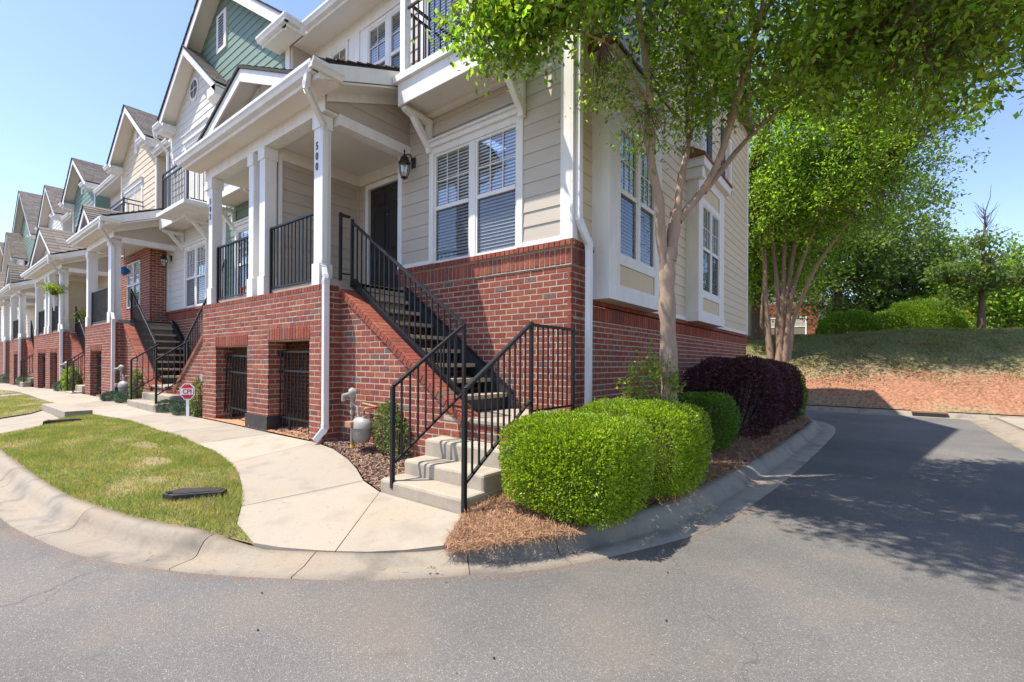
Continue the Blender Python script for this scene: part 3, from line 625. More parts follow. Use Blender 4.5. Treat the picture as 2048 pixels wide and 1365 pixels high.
MB().box(-15.9, -13.15, 1.97, 2.41, .1, .385).build('concrete_block', 'walk', pad, bevel=.01)
# beds
b1 = idx((-2.42, 2.38)); b2 = idx((-3.4, 15.0))
BED = [tuple(p) for p in BACK[b1:b2 + 1:4]] + [(-3.3, 15.2), (-2.9, 15.1), (-2.9, 5), (-2.82, 4.8), (-2.82, 3.4), (-2.78, 2.94)]
patch('pine_straw_bed', BED, 'strawbed', -.0, .12, noise=.006)
MUL = [(-5.98, 3.46), (-5.6, 3.43), (-5.1, 3.33), (-4.7, 3.18), (-4.32, 3.01), (-3.95, 2.94), (-3.93, 3.8), (-5.98, 3.8)]
patch('mulch_bed', MUL, 'mulchbed', .0, .08, noise=.006)
patch('clay_strip', [(-6.3, 3.46), (-10.2, 3.46), (-10.2, 5), (-6.3, 5)], 'clay', .015, .12, noise=.01)
patch('planting_strip', [(-10.3, 3.46), (-45, 3.46), (-45, 5), (-10.3, 5)], 'mulchbed', .0, .5, noise=.006)
# bank
def bankz(A):
    t = np.clip((A[:, 1] - 17.5) / 7.0, 0, 1); z = .14 + 2.6 * np.sin(t * np.pi / 2) ** .9 + np.clip(A[:, 1] - 24.5, 0, 300) * .006
    return z + .05 * np.sin(A[:, 0] * 1.3) * t * (A[:, 1] < 26) + .06 * np.sin(A[:, 0] * .37 + A[:, 1] * .8) * t
patch('grass_bank', [(-60, 17.5), (2.0, 17.5), (60, 17.5), (60, 30), (-60, 30)], 'bank', 0, .5, f=bankz, noise=.02)
patch('hill_top', [(-300, 30), (300, 30), (300, 320), (-300, 320)], 'bank', 0, 9, f=bankz)
patch('roadside_verge', [(3.6, -2), (60, -2), (60, 17.5), (3.6, 17.5)], 'bank', 0, .8, f=lambda A: .12 + 0 * A[:, 0], noise=.01)
patch('side_yard', [(-60, 15.4), (-3.3, 15.4), (-4.4, 16.3), (-60, 16.3)], 'strawbed', 0, .8, f=lambda A: .12 + 0 * A[:, 0])
sw2 = bpy.data.objects.new('sidewalk', None); C.objects.link(sw2); sw2['kind'] = 'structure'
for i in range(11): MB().box(2.575, 3.6, -2 + i * 1.75, -2 + i * 1.75 + 1.74, 0, .10).build('paving_slab', 'walk', sw2)
# ------------------------------------------------------------------ scattered ground cover
def grass(name, poly, n, h, label):
    P = sample(poly, n); pn = np.sin(P[:, 0] * 3.1 + 1.3 * np.sin(P[:, 1] * 4)) * np.sin(P[:, 1] * 5.3 + P[:, 0])
    bare = ((P[:, 0] + 7.05) ** 2 * 1.0 + (P[:, 1] - 1.9) ** 2 * 6 < .10) | ((P[:, 0] + 6.1) ** 2 + (P[:, 1] - 1.62) ** 2 * 6 < .05) | ((P[:, 0] + 8.3) ** 2 + (P[:, 1] - 2.1) ** 2 * 8 < .12)
    pn2 = np.sin(P[:, 0] * 1.9 + 2.1 * P[:, 1]) * np.sin(P[:, 1] * 2.7 - 1.1 * P[:, 0] + 1)
    keep = (rng.uniform(size=n) < .66 + .30 * pn - .22 * pn2) & ~(bare & (rng.uniform(size=n) < .9)); P = P[keep]; n = len(P)
    z = zfa(P); B = np.column_stack([P, z - .004]); hh = h * rng.uniform(.45, 1.2, n) * (1 + .3 * pn[keep] - .25 * pn2[keep])
    a = rng.uniform(0, 2 * np.pi, n); s = np.stack([np.cos(a), np.sin(a), np.zeros(n)], 1) * .0034
    lean = rng.normal(size=(n, 3)) * .55; lean[:, 2] = 1; lean /= np.linalg.norm(lean, axis=1)[:, None]
    V = np.stack([B - s, B + s, B + lean * hh[:, None] + np.array([0, 0, 0])], 1).reshape(-1, 3)
    F = np.arange(n)[:, None] * 3 + np.array([0, 1, 2]); o = fastmesh(name, V, F, 'grass', None, 'stuff'); tag(o, label, 'grass'); return o
grass('grass', LAWN, 150000, .048, 'patchy green lawn grass between the rounded curb and the curving sidewalk')
grass('grass', LAWN2, 26000, .06, 'small lawn strip left of the raised concrete step block')
grass('grass', LAWN3, 9000, .08, 'farthest strip of lawn grass along the curb at the left')
def chips(name, poly, n, L, W, m, label, cat, dz=.006, tilt=.35, f=None):
    P = sample(poly, n); z = zfa(P) if f is None else f(P); c = np.column_stack([P, z + dz + rng.uniform(0, .018, n)])
    d = rng.normal(size=(n, 3)); d[:, 2] *= tilt; d /= np.linalg.norm(d, axis=1)[:, None]
    V, F = leafgeo(c, L, d=None, wid=W, fold=.3); 
    a = d * (L * rng.uniform(.5, 1.2, n))[:, None]; up = rng.normal(size=(n, 3)) * .4; up[:, 2] = 1
    s = np.cross(d, up); s /= np.linalg.norm(s, axis=1)[:, None]; s *= (L * W * rng.uniform(.6, 1.3, n))[:, None]
    V = np.stack([c - a / 2 - s / 2, c - a / 2 + s / 2, c + a / 2 + s / 2, c + a / 2 - s / 2], 1).reshape(-1, 3)
    b = np.arange(n)[:, None] * 4; F = np.concatenate([b + np.array([0, 1, 2]), b + np.array([0, 2, 3])])
    o = fastmesh(name, V, F, m, None, 'stuff'); tag(o, label, cat); return o
chips('mulch_chips', MUL, 9000, .035, .42, 'chip', 'reddish brown wood mulch chips around the gas meter', 'mulch')
chips('pine_straw', [p for p in BED], 26000, .15, .018, 'straw', 'orange brown pine straw under the boxwood hedges', 'pine straw', dz=.01, tilt=.25)
chips('pine_straw', [(-2.42, 2.36), (-2.1, 2.52), (-1.75, 3.1), (-1.9, 3.6), (-2.78, 3.6), (-2.78, 2.94)], 9000, .15, .018, 'straw', 'thick pine straw heap at the foot of the concrete steps', 'pine straw', dz=.015, tilt=.4)
chips('mulch_chips', [(-10.4, 3.47), (-13.0, 3.47), (-13.0, 3.75), (-10.4, 3.75)], 1500, .05, .42, 'chip', 'mulch under the low plants beyond the brick porch', 'mulch')
chips('leaf_litter', [(-6.2, 3.47), (-8.3, 3.47), (-8.3, 3.9), (-6.2, 3.9)], 900, .05, .3, 'chip', 'brown twigs and litter on the clay below the iron gates', 'litter', dz=.02)
chips('leaf_litter', [(-6, 18.2), (.5, 18.2), (.0, 21), (-6, 21)], 1200, .06, .5, 'chip', 'fallen leaves scattered over the shaded bank', 'litter', dz=.01, f=bankz, tilt=.15)

# grit and dirt gathered along the gutter
def alongedge(n, lo, hi, i0_, i1_):
    i = rng.integers(i0_, i1_, n); P = np.array([tuple(EDGE[k]) for k in i]); T = np.array([tuple((EDGE[min(k + 1, len(EDGE) - 1)] - EDGE[k - 1]).normalized()) for k in i])
    o = rng.uniform(0, 1, n) ** 1.7 * (hi - lo) + lo; return P + T * rng.uniform(-.08, .08, (n, 1)) + np.stack([-T[:, 1], T[:, 0]], 1) * o[:, None]
def scatter(name, P, z, L, W, m, label, cat):
    n = len(P); c = np.column_stack([P, z + rng.uniform(.001, .004, n)]); a = rng.uniform(0, 6.28, n); l = (L * rng.uniform(.4, 1.3, n))[:, None]
    d = np.stack([np.cos(a), np.sin(a), rng.normal(size=n) * .06], 1) * l; s = np.stack([-np.sin(a), np.cos(a), rng.normal(size=n) * .1], 1) * l * W
    V = np.stack([c - d / 2, c + s / 2, c + d / 2, c - s / 2], 1).reshape(-1, 3); b_ = np.arange(n)[:, None] * 4
    o = fastmesh(name, V, np.concatenate([b_ + np.array([0, 1, 2]), b_ + np.array([0, 2, 3])]), m, None, 'stuff'); tag(o, label, cat)
kA = min(range(len(EDGE)), key=lambda i: (EDGE[i] - Vector((-7, .5))).length); kB = min(range(len(EDGE)), key=lambda i: (EDGE[i] - Vector((-.6, 11))).length)
scatter('gutter_grit', alongedge(9000, -.005, -.09, kA, kB), .0, .006, .7, 'clay', 'thin line of orange dirt and grit where the asphalt meets the gutter', 'grit')
P_ = alongedge(260, .03, .22, kB - 90, kB); scatter('leaf_litter', P_, .010, .05, .10, 'straw', 'stray pine needles and bits lying in the gutter', 'litter')
P_ = sample([(-8, .2), (-2, -1), (2, 1), (2, 14), (-.4, 12), (-.8, 5), (-2.3, 1.9), (-4, .8)], 420); scatter('road_grit', P_, .001, .012, .6, 'chip', 'small brown crumbs scattered on the asphalt', 'grit')
P_ = sample([(-3.6, 1.5), (-3.1, 1.9), (-2.5, 2.4), (-2.8, 2.9), (-4, 2.9), (-6, 3.4), (-6.2, 2.5), (-4.6, 1.9)], 90); scatter('leaf_litter', P_, zfa(P_), .018, .4, 'chip', 'few brown crumbs and bits of mulch on the near sidewalk', 'litter')

P_ = rng.uniform([-7, 17.8], [9, 24.8], (90000, 2)); zz = bankz(P_); pr_ = np.clip((zz - .7) / 1.2, .06, 1) + (zz < .35) * .5 + .25 * np.sin(P_[:, 0] * 2.1) * np.sin(P_[:, 1] * 3.3)
P_ = P_[rng.uniform(size=len(P_)) < pr_]; n_ = len(P_); B_ = np.column_stack([P_, bankz(P_) - .02]); a_ = rng.uniform(0, 6.28, n_); s_ = np.stack([np.cos(a_), np.sin(a_), 0 * a_], 1) * .012
L_ = rng.normal(size=(n_, 3)) * .6; L_[:, 2] = 1; V_ = np.stack([B_ - s_, B_ + s_, B_ + L_ * rng.uniform(.03, .10, (n_, 1))], 1).reshape(-1, 3)
tag(fastmesh('grass', V_, np.arange(n_)[:, None] * 3 + np.array([0, 1, 2]), 'bankgrass', None, 'stuff'), 'thin dry grass growing over the red clay bank', 'grass')

chips('pine_straw', [(-1.9, 4.2), (-1.45, 4.3), (-1.3, 6), (-1.12, 8.5), (-1.1, 12.5), (-1.9, 12.5), (-2.4, 8)], 14000, .15, .03, 'straw', 'pine straw strip between the purple hedge and the right hand curb', 'pine straw', dz=.012, tilt=.25)
# ------------------------------------------------------------------ building helpers
def sheath(mb, fr, u0, u1, z0, z1, holes, w0, w1):
    cu = sorted({u0, u1} | {max(u0, min(u1, q)) for h in holes for q in h[:2]})
    for a, b in zip(cu, cu[1:]):
        if b - a < 1e-4: continue
        zz = [(z0, z1)]
        for (c, d, e, f) in holes:
            if c < (a + b) / 2 < d: zz = [q for (p, r) in zz for q in ((p, min(r, e)), (max(p, f), r)) if q[1] - q[0] > 1e-3]
        for p, r in zz: mb.box(a, b, w0, w1, p, r, fr)
def gutter(root, fr, u0, u1, w, z, s=1.0):
    g = Fr((fr.o.x, fr.o.y), (fr.n.x, fr.n.y), (fr.u.x, fr.u.y))
    pr = [(w, z), (w + .075 * s, z), (w + .095 * s, z + .045 * s), (w + .12 * s, z + .07 * s), (w + .12 * s, z + .115 * s), (w + .105 * s, z + .115 * s), (w + .10 * s, z + .08 * s), (w + .01, z + .02), (w, z + .115 * s)]
    return MB().prism(pr, u0, u1, g).build('gutter', 'alum', root)
def downspout(root, pts, ww=.075, hh=.055):
    mb = MB(); pts = [Vector(p) for p in pts]
    for a, b in zip(pts, pts[1:]):
        d = (b - a).normalized() * .012; mb.bar(a - d, b + d, ww, hh)
    o = mb.build('downspout', 'alum', root, bevel=.008)
    # crimped elbows
    cr = MB()
    for i in range(1, len(pts) - 1):
        for q, s_ in ((pts[i - 1], -1), (pts[i + 1], 1)):
            d = (q - pts[i]).normalized(); L = (q - pts[i]).length
            for k in range(4):
                if .02 + k * .014 < L * .45: p = pts[i] + d * (.02 + k * .014); cr.bar(p - d * .003, p + d * .003, ww + .006, hh + .006)
    if cr.v: cr.build('elbow_crimp', 'alum', o, kind='stuff')
    return o
def gable_roof(root, xl, zl, xa, za, xr, zr, y0, y1, rake=.20, left=True, right=True, shing=True, ex=.155):
    for (xe, ze, on) in ((xl, zl, left), (xr, zr, right)):
        if not on: continue
        MB().prism([(xe, ze), (xa, za), (xa, za - .06), (xe, ze - .06)], -y1, -y0 - .02, Fr((0, 0), (1, 0), (0, -1))).build('roof_soffit', 'soffit', root)
        MB().prism([(xe, ze + .03), (xa, za + .03), (xa, za - rake), (xe, ze - rake)], -y0 - .022, -y0, Fr((0, 0), (1, 0), (0, -1))).build('rake_board', 'white', root)
        # shingle courses
        n = max(1, int(math.hypot(xa - xe, za - ze) / ex)); mb = MB()
        MB().prism([(xe, ze + .03), (xa, za + .03), (xa, za + .055), (xe, ze + .055)], -y1, -y0 + .03, Fr((0, 0), (1, 0), (0, -1))).build('roof_deck', 'shingedge', root)
        dx, dz = (xa - xe) / n, (za - ze) / n
        for i in range(n):
            xs, zs = xe + dx * i, ze + dz * i; yy = y0 - .035 - 0
            step = (y1 - y0) if not shing else .33; y = yy + (random.uniform(-.3, 0) if shing else 0)
            while y < y1:
                ya = max(y, yy); yb = min(y + step - .008, y1); y += step
                if yb - ya < .03: continue
                j = random.uniform(0, .006)
                mb.add([(xs - dx * .05, ya, zs + .075 + j), (xs - dx * .05, yb, zs + .075 + j), (xs + dx, yb, zs + dz + .060), (xs + dx, ya, zs + dz + .060),
                        (xs - dx * .05, ya, zs + .050), (xs - dx * .05, yb, zs + .050)], [(0, 1, 2, 3), (0, 4, 5, 1)])
        mb.build('shingles', 'shingle', root, kind='stuff')
def door(root, fr, u0, u1, z0, z1, m='door', knob=True, w=0):
    t = .09; f = MB().box(u0 - t, u0, w - .06, w + .03, z0, z1 + t, fr).box(u1, u1 + t, w - .06, w + .03, z0, z1 + t, fr).box(u0, u1, w - .06, w + .028, z1, z1 + t, fr).build('door_frame', 'white', root, bevel=.003)
    d = MB().box(u0, u1, w - .07, w - .03, z0, z1, fr).build('door', m, root)
    W = u1 - u0; H = z1 - z0
    for (a, b) in ((.12, .46), (.54, .88)):
        for (c, e) in ((.07, .36), (.42, .78), (.83, .94)):
            A, B, Cc, D = u0 + a * W, u0 + b * W, z0 + c * H, z0 + e * H
            mb = MB(); r = .012
            mb.box(A, B, w - .03, w - .024, Cc, Cc + r, fr).box(A, B, w - .03, w - .024, D - r, D, fr).box(A, A + r, w - .03, w - .024, Cc + r, D - r, fr).box(B - r, B, w - .03, w - .024, Cc + r, D - r, fr)
            mb.box(A + .03, B - .03, w - .03, w - .022, Cc + .03, D - .03, fr); mb.build('door_panel', m, d)
    if knob:
        kx = u1 - .07; p = fr.p(kx, w - .03, z0 + .95)
        MB().tube([p, p + fr.n * .03, p + fr.n * .05, p + fr.n * .07], [.012, .012, .028, .014], 10).build('door_knob', 'brass', d)
        p = fr.p(kx, w - .03, z0 + 1.1); MB().tube([p, p + fr.n * .02], .025, 10).build('deadbolt', 'brass', d)
        p = fr.p(u0 + W / 2, w - .03, z0 + H * .74); MB().tube([p, p + fr.n * .006], .012, 8).build('peephole', 'brass', d)
    return d
def lantern(x, y, z, label, s=1.0, group='porch lanterns'):
    """coach lantern on a wall facing the street; (x,y,z) = back plate centre"""
    r = thing('wall_lantern', label, 'lantern', (x, y, z), group)
    MB().box(x - .04 * s, x + .04 * s, y - .02, y, z - .07 * s, z + .07 * s).build('back_plate', 'lampblk', r, bevel=.01)
    cy = y - .16 * s; MB().tube([(x, y - .02, z + .03 * s), (x, y - .06 * s, z + .09 * s), (x, y - .12 * s, z + .08 * s), (x, cy, z + .03 * s)], .009 * s, 6).build('arm', 'lampblk', r)
    MB().tube([(x, y - .02, z - .02), (x, y - .05 * s, z + .02 * s), (x, y - .04 * s, z + .05 * s)], .006 * s, 6).build('scroll', 'lampblk', r)
    MB().lathe((x, cy, z), [(.006 * s, .13 * s), (.012 * s, .10 * s), (.006 * s, .08 * s), (.02 * s, .05 * s), (.05 * s, .02 * s), (.075 * s, -.045 * s), (.085 * s, -.05 * s), (.08 * s, -.06 * s)], 8, False).build('lamp_roof', 'lampblk', r)
    g = MB().lathe((x, cy, z), [(.066 * s, -.06 * s), (.07 * s, -.10 * s), (.055 * s, -.19 * s), (.035 * s, -.235 * s)], 8, False).build('lamp_glass', 'glass', r)
    for j in range(8):
        a = math.pi * 2 * j / 8; q = [Vector((x + rr * s * math.cos(a), cy + rr * s * math.sin(a), z + zz * s)) for rr, zz in ((.07, -.055), (.075, -.10), (.06, -.19), (.038, -.24))]
        MB().tube(q, .0035 * s, 5).build('lantern_rib', 'lampblk', r)
    MB().lathe((x, cy, z), [(.04 * s, -.235 * s), (.048 * s, -.245 * s), (.02 * s, -.262 * s), (.004, -.275 * s)], 8, False).build('lamp_base', 'lampblk', r)
    for a in (0, 2.1, 4.2): MB().tube([(x + .018 * s * math.cos(a), cy + .018 * s * math.sin(a), z - .235 * s), (x + .018 * s * math.cos(a), cy + .018 * s * math.sin(a), z - .14 * s)], .006 * s, 6).build('candle', 'white', r)
    return r
# ------------------------------------------------------------------ porches
def porch(label, x0, x1, cols, opens, ped, gut, party=None, rails=(), numbers=(), limit=300, ceil=True, wallm='tanb', full=True, ov=.38):
    r = thing('brick_porch', label, 'porch', ((x0 + x1) / 2, 3.6, .3), 'brick porches of the row')
    F = front(3.48); B = Bricks(); holes = [(a, b, -1, t) for a, b, t in opens]
    B.wall(F, x0, x1, -.1, 2.435, holes + [(a - .0, b + .0, t, t + .205) for a, b, t in opens], zref=2.435)
    B.soldier(F, x0, x1, 2.435, 2.52, proud=.006, pitch=.0794, depth=.10)
    for a, b, t in opens:
        B.soldier(F, a - .02, b + .02, t, t + .205, proud=.006)
        B.wall(east(a), 3.49, 3.76, -.1, t, zref=2.435, off=.05, proud=.009)
    B.wall(east(x1), 3.48, 3.76, -.1, 2.435, zref=2.435, off=.1)
    for i in range(3): B.brick((x1 - .02, 3.53 + i * .08, 2.478), (Vector((0, 1, 0)), Vector((1, 0, 0)), Vector((0, 0, 1))), (.07, .052, .077))
    mb = MB(); sheath(mb, F, x0 + .004, x1 - .009, -.2, 2.51, holes, -.28, -.008)
    mb.box(x1 - .3, x1 - .0095, 3.766, 3.78, -.2, 2.51); mb.box(x0 + .006, x0 + .2, 3.70, 5.0, -.2, 2.49); mb.box(x1 - .22, x1 - .012, 3.78, 5.0, -.2, 2.49)
    mb.build('mortar', 'mortar', r)
    B.finish(r, limit)
    MB().box(x0 + .02, x1 - .0, 3.60, 5.28, 2.50, 2.605).build('porch_floor', 'walk', r)
    # columns
    for i, (cx, cw) in enumerate(cols):
        a, b = cx - cw / 2, cx + cw / 2
        c = MB().box(a, b, 3.51, 3.51 + cw, 2.52, 4.93).build('column', 'white', r, bevel=.004)
        MB().box(a - .018, b + .018, 3.49, 3.53 + cw, 2.521, 2.83).build('column_base', 'white', c, bevel=.004)
        MB().box(a - .018, b + .018, 3.49, 3.53 + cw, 4.73, 4.926).build('column_capital', 'white', c, bevel=.004)
        for (ci, txt) in numbers:
            if ci == i:
                for k, ch in enumerate(txt): text_obj(ch, .145, 'number', c, facing(front(3.505), Vector((cx - .0, 3.505, 4.48 - k * .145))) @ Matrix.Diagonal((.9, 1, 1, 1)), 'house_number', .006, .003)
    # beams, ceiling, roof
    g0, g1 = gut
    MB().box(x0 + .02, x1 - .02, 3.51, 3.71, 4.93, 5.16).build('beam', 'white', r)
    MB().box(x1 - .17, x1 + .02, 3.713, 5.28, 4.80, 4.955).build('side_beam', 'white', r)
    MB().box(x0 + .02, x1 - .17, 3.712, 5.28, 5.0, 5.03).build('porch_ceiling', 'soffit', r)
    MB().box(g0 + .03, g1 - .03, 3.22, 3.509, 5.13, 5.165).build('eave_soffit', 'soffit', r)
    MB().box(g0 + .03, g1 - .03, 3.20, 3.222, 5.10, 5.31).build('fascia', 'white', r)
    gutter(r, front(3.2), g0, g1, 0.0, 5.165); gutter(r, east(g1 - .03), 3.08, 3.52, 0.0, 5.165)
    # shed roof towards the house wall, slope .43
    sl = .40; yb = 5.45; zb = 5.30 + sl * (yb - 3.15)
    SF = Fr((0, 0), (0, 1), (1, 0))
    MB().prism([(3.15, 5.27), (yb, zb - .03), (yb, zb), (3.15, 5.30)], g0, g1, SF).build('roof_deck', 'shingedge', r)
    n = 15; mb = MB()
    for i in range(n):
        ya = 3.13 + (yb - 3.13) * i / n; yc = ya + (yb - 3.13) / n; za = 5.30 + sl * (ya - 3.15); x = g0 + random.uniform(-.3, 0)
        while x < g1 + .02:
            xa, xb = max(x, g0 - .01), min(x + .32, g1 + .025); x += .33
            if xb - xa < .03: continue
            j = random.uniform(0, .006)
            mb.add([(xa, ya, za + .03 + j), (xb, ya, za + .03 + j), (xb, yc, za + .012 + sl * (yc - ya)), (xa, yc, za + .012 + sl * (yc - ya)), (xa, ya, za), (xb, ya, za)], [(0, 1, 2, 3), (0, 4, 5, 1)])
    mb.build('shingles', 'shingle', r, kind='stuff')
    # closed right side: rake board, frieze and siding triangle
    xs = x1 + .0
    E = east(xs)
    MB().prism([(3.45, 5.08 + .10), (5.45, 5.08 + .10 + sl * 2.0), (5.45, 5.28 + sl * 2.3), (3.2, 5.285), (3.2, 5.08)], g1 - xs - .02, g1 - xs, E).build('rake_board', 'white', r)
    MB().prism([(3.5, 5.16), (5.4, 5.16 + sl * 1.9), (5.4, 5.19 + sl * 1.9), (3.5, 5.19)], .0, g1 - xs - .02, E).build('rake_soffit', 'soffit', r)
    MB().prism([(3.52, 4.96), (5.0, 4.96), (5.0, 5.16 + sl * 1.5), (3.52, 5.17)], -.1, -.001, E).build('gable_sheathing', 'tanb', r)
    siding(r, E, 3.52, 5.0, 4.96, 5.76, 'tanb', clip=lambda z: (3.52 + max(0, (z - 5.13)) / sl, 5.0), exp=.2)
    MB().prism([(3.52, 5.04), (5.0, 5.04 + sl * 1.48), (5.0, 5.19 + sl * 1.48), (3.52, 5.19)], .019, .035, E).build('frieze_board', 'white', r)
    # pediment
    if ped:
        xl, xa, za, xr = ped; zb_ = 5.36
        P = Fr((0, 0), (1, 0), (0, -1))
        for xe in (xl, xr):
            MB().prism([(xe, zb_), (xa, za), (xa, za - .05), (xe, zb_ - .05)], -5.4, -3.33, P).build('pediment_soffit', 'soffit', r)
            MB().prism([(xe, zb_ + .02), (xa, za + .02), (xa, za - .19), (xe + (.26 if xe < xa else -.26), zb_ - .06), (xe, zb_ - .06)], -3.33, -3.30, P).build('rake_board', 'white', r)
            MB().prism([(xe - (.04 if xe < xa else -.04), zb_ - .0), (xa, za + .022), (xa, za + .065), (xe - (.04 if xe < xa else -.04), zb_ + .045)], -5.4, -3.27, P).build('roof_edge', 'shingedge', r)
            nn = 9; mb = MB()
            for i in range(nn):
                X0 = xe + (xa - xe) * i / nn; Z0 = zb_ + (za - zb_) * i / nn; X1 = xe + (xa - xe) * (i + 1) / nn; Z1 = zb_ + (za - zb_) * (i + 1) / nn
                for y in np.arange(3.27, 5.3, .33): mb.add([(X0, y, Z0 + .082), (X0, y + .322, Z0 + .082), (X1, y + .322, Z1 + .067), (X1, y, Z1 + .067)], [(0, 1, 2, 3)])
            mb.build('shingles', 'shingle', r, kind='stuff')
        hw = (za - .1 - 5.3) / (za - zb_)
        MB().prism([(xl + .25, 5.28), (xr - .25, 5.28), (xa + (xr - xa) * .05, za - .12), (xa + (xl - xa) * .05, za - .12)], -3.66, -3.62, P).build('pediment_panel', 'white', r)
        MB().box(xa - .02, xa + .02, 3.60, 3.622, 5.3, za - .15).build('batten', 'white', r)
    # party wall between the two entries
    if party:
        pa, pb, pm, ym = party
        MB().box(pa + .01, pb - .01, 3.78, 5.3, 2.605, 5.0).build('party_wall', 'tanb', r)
        siding(r, east(pb - .01), 3.80, 5.3, 2.605, 5.0, pm); MB().box(pb - .012, pb + .02, 5.24, 5.30, 2.61, 5.0).build('corner_trim', pm, r)
        siding(r, west(pa + .01), 3.80, 5.3, 2.605, 5.0, pm, join=True)
        MB().box(pa - .02, pb + .022, 3.735, 3.80, 2.606, 5.0).build('end_trim', 'white', r)
        MB().box(pb + .0, pb + .03, 3.80, 5.3, 4.80, 4.998).build('crown_band', 'soffit', r)
    # gutter downspout at the right column
    cx, cw = cols[-1]; px = cx + cw / 2 + .032
    downspout(r, [(g1 - .16, 3.14, 5.17), (g1 - .20, 3.14, 5.02), (px, 3.55, 4.74), (px, 3.55, 2.80), (x1 + .038, 3.505, 2.58), (x1 + .038, 3.505, .52), (x1 - .02, 3.40, .37)], .062, .085)
    return r
def porch_rail(a, b, label, y=3.6):
    return railing('porch_railing', label, [((a, y, 2.63), (b, y, 2.63), .97)], 'porch front railings', posts=((a, y, 2.55, 3.6), (b, y, 2.55, 3.6)), gap=.112)
def gate(x0, x1, z0, z1, y, label, tilt=.0):
    r = thing('iron_gate', label, 'gate', (x0, y, z0), 'iron bar gates under the porches')
    def P(x, z): return Vector((x - tilt * (z1 - z) * .5, y - tilt * .2 * (z1 - z), z - tilt * (x - x0) * .35))
    for z in (z1 - .02, z1 - .32, z0 + .1): MB().bar(P(x0, z), P(x1, z), .03, .03).build('cross_bar', 'iron', r)
    n = 11 if x1 - x0 > 1.1 else 10
    for i in range(n):
        x = x0 + .03 + (x1 - x0 - .06) * i / (n - 1); MB().bar(P(x, z0), P(x, z1 - .02), .014, .014).build('gate_bar', 'iron', r)
    for x in (x0 + .35, x1 - .25): MB().bar(P(x, z0 + .1), P(x, z0 - .14), .025, .025).build('ground_spike', 'iron', r)
    MB().box(x0 - .03, x0 + .07, y - .03, y + .05, z1 - .1, z1).build('hinge_block', 'lampblk', r, bevel=.01)
    return r
def staircase(label, xs, d, xland, yfront, steps, gz, limit=300, full=True):
    """xs porch edge, d direction of descent, xland far end of the landing, steps: list (y, ztop, xa, xb)"""
    r = thing('staircase', label, 'stairs', (xs + d * 2.6, 4.2, gz), 'brick and concrete entry stairs')
    B = Bricks(); F = front(3.75); x2 = xs + d * 2.43; lo, hi = min(xs, x2), max(xs, x2)
    zc = lambda x: 2.40 - .685 * abs(x - xs)
    # stair wall with sloped top: clip whole bricks by polygon
    rng_ = lambda z: ((lo, min(hi, xs + (2.40 - z) / .685)) if d > 0 else (max(lo, xs - (2.40 - z) / .685), hi))
    B.wall(F, lo, hi, gz - .3, 2.39, clip=lambda z: (rng_(z - .02)[0], rng_(z - .02)[1]), zref=2.435)
    B.wall(Fr((x2, 0), (0, 1), (d, 0)), 3.75, 3.95, .55, zc(x2), zref=2.435, off=.05)
    mb = MB(); mb.prism([(xs, gz - .3), (x2, gz - .3), (x2, zc(x2)), (xs, zc(xs))], -.21, -.008, F); mb.build('mortar', 'mortar', r)
    # rowlock cap on the slope
    L = 2.46 / math.cos(math.atan(.685)); n = int(L / .08); th = math.atan(.685)
    al = Vector((d * math.cos(th), 0, -math.sin(th))); up = Vector((d * math.sin(th), 0, math.cos(th)))
    for i in range(n):
        c = Vector((xs, 3.755, 2.40)) + al * ((i + .5) * L / n) + up * .05 + Vector((0, .10, 0))
        B.brick(c, (al, Vector((0, -1, 0)), up), (L / n - .008, .26 + random.uniform(-.004, .004), .098))
    MB().prism([(xs, 2.40), (x2 + d * .02, zc(x2) - .01), (x2 + d * .02, zc(x2) + .10), (xs, 2.51)], -.215, .012, F).build('cap_mortar', 'mortar', r)
    # landing
    la, lb = min(xs + d * 2.1, xland), max(xs + d * 2.1, xland)
    B.wall(front(3.77), min(x2, xland) if d > 0 else la, lb if d > 0 else max(x2, xland), gz - .2, .775, zref=.775)
    if d > 0: B.wall(east(xland), 3.77, 4.98, gz - .2, .775, zref=.775, off=.1)
    MB().box(la + .01, lb - .012, 3.778, 4.99, gz - .3, .77).build('mortar', 'mortar', r)
    MB().box(la, lb + .01, 3.752, 4.995, .775, .83).build('landing_slab', 'step', r, bevel=.012)
    for (y, zt, xa, xb) in steps:
        MB().box(xa, xb, y, 3.768, gz - .3, zt).build('concrete_step', 'step', r, bevel=.03)
    # treads and stringers
    for k in range(8 if full else 8):
        nx = xs + d * (2.13 - .289 * k); z = 1.04 + .197 * k
        MB().box(min(nx, nx - d * .31), max(nx, nx - d * .31), 3.98, 4.90, z - .055, z).build('tread', 'tread', r, bevel=.008)
    MB().box(min(xs, xs - d * .3) , max(xs, xs - d * .0), 3.98, 4.9, 2.555, 2.612).build('tread', 'tread', r, bevel=.008)
    nx = xs + d * 2.10; MB().box(min(nx, nx - d * .04), max(nx, nx - d * .04), 3.98, 4.9, .832, .98).build('riser', 'steel', r)
    for y in (3.955, 4.905):
        P = Fr((0, 0), (1, 0), (0, -1)); a = xs - d * .0; b = xs + d * 2.22
        MB().prism([(a, 2.62 + .02), (b, 1.03), (b, .832), (b - d * .25, .832), (a, 2.34)], -y - .035, -y, P).build('stringer', 'steel', r)
        MB().prism([(a, 2.65), (b, 1.04), (b, 1.055), (a, 2.665)], -y - .05, -y + .012, P).build('stringer_flange', 'iron', r)
    B.finish(r, limit); return r
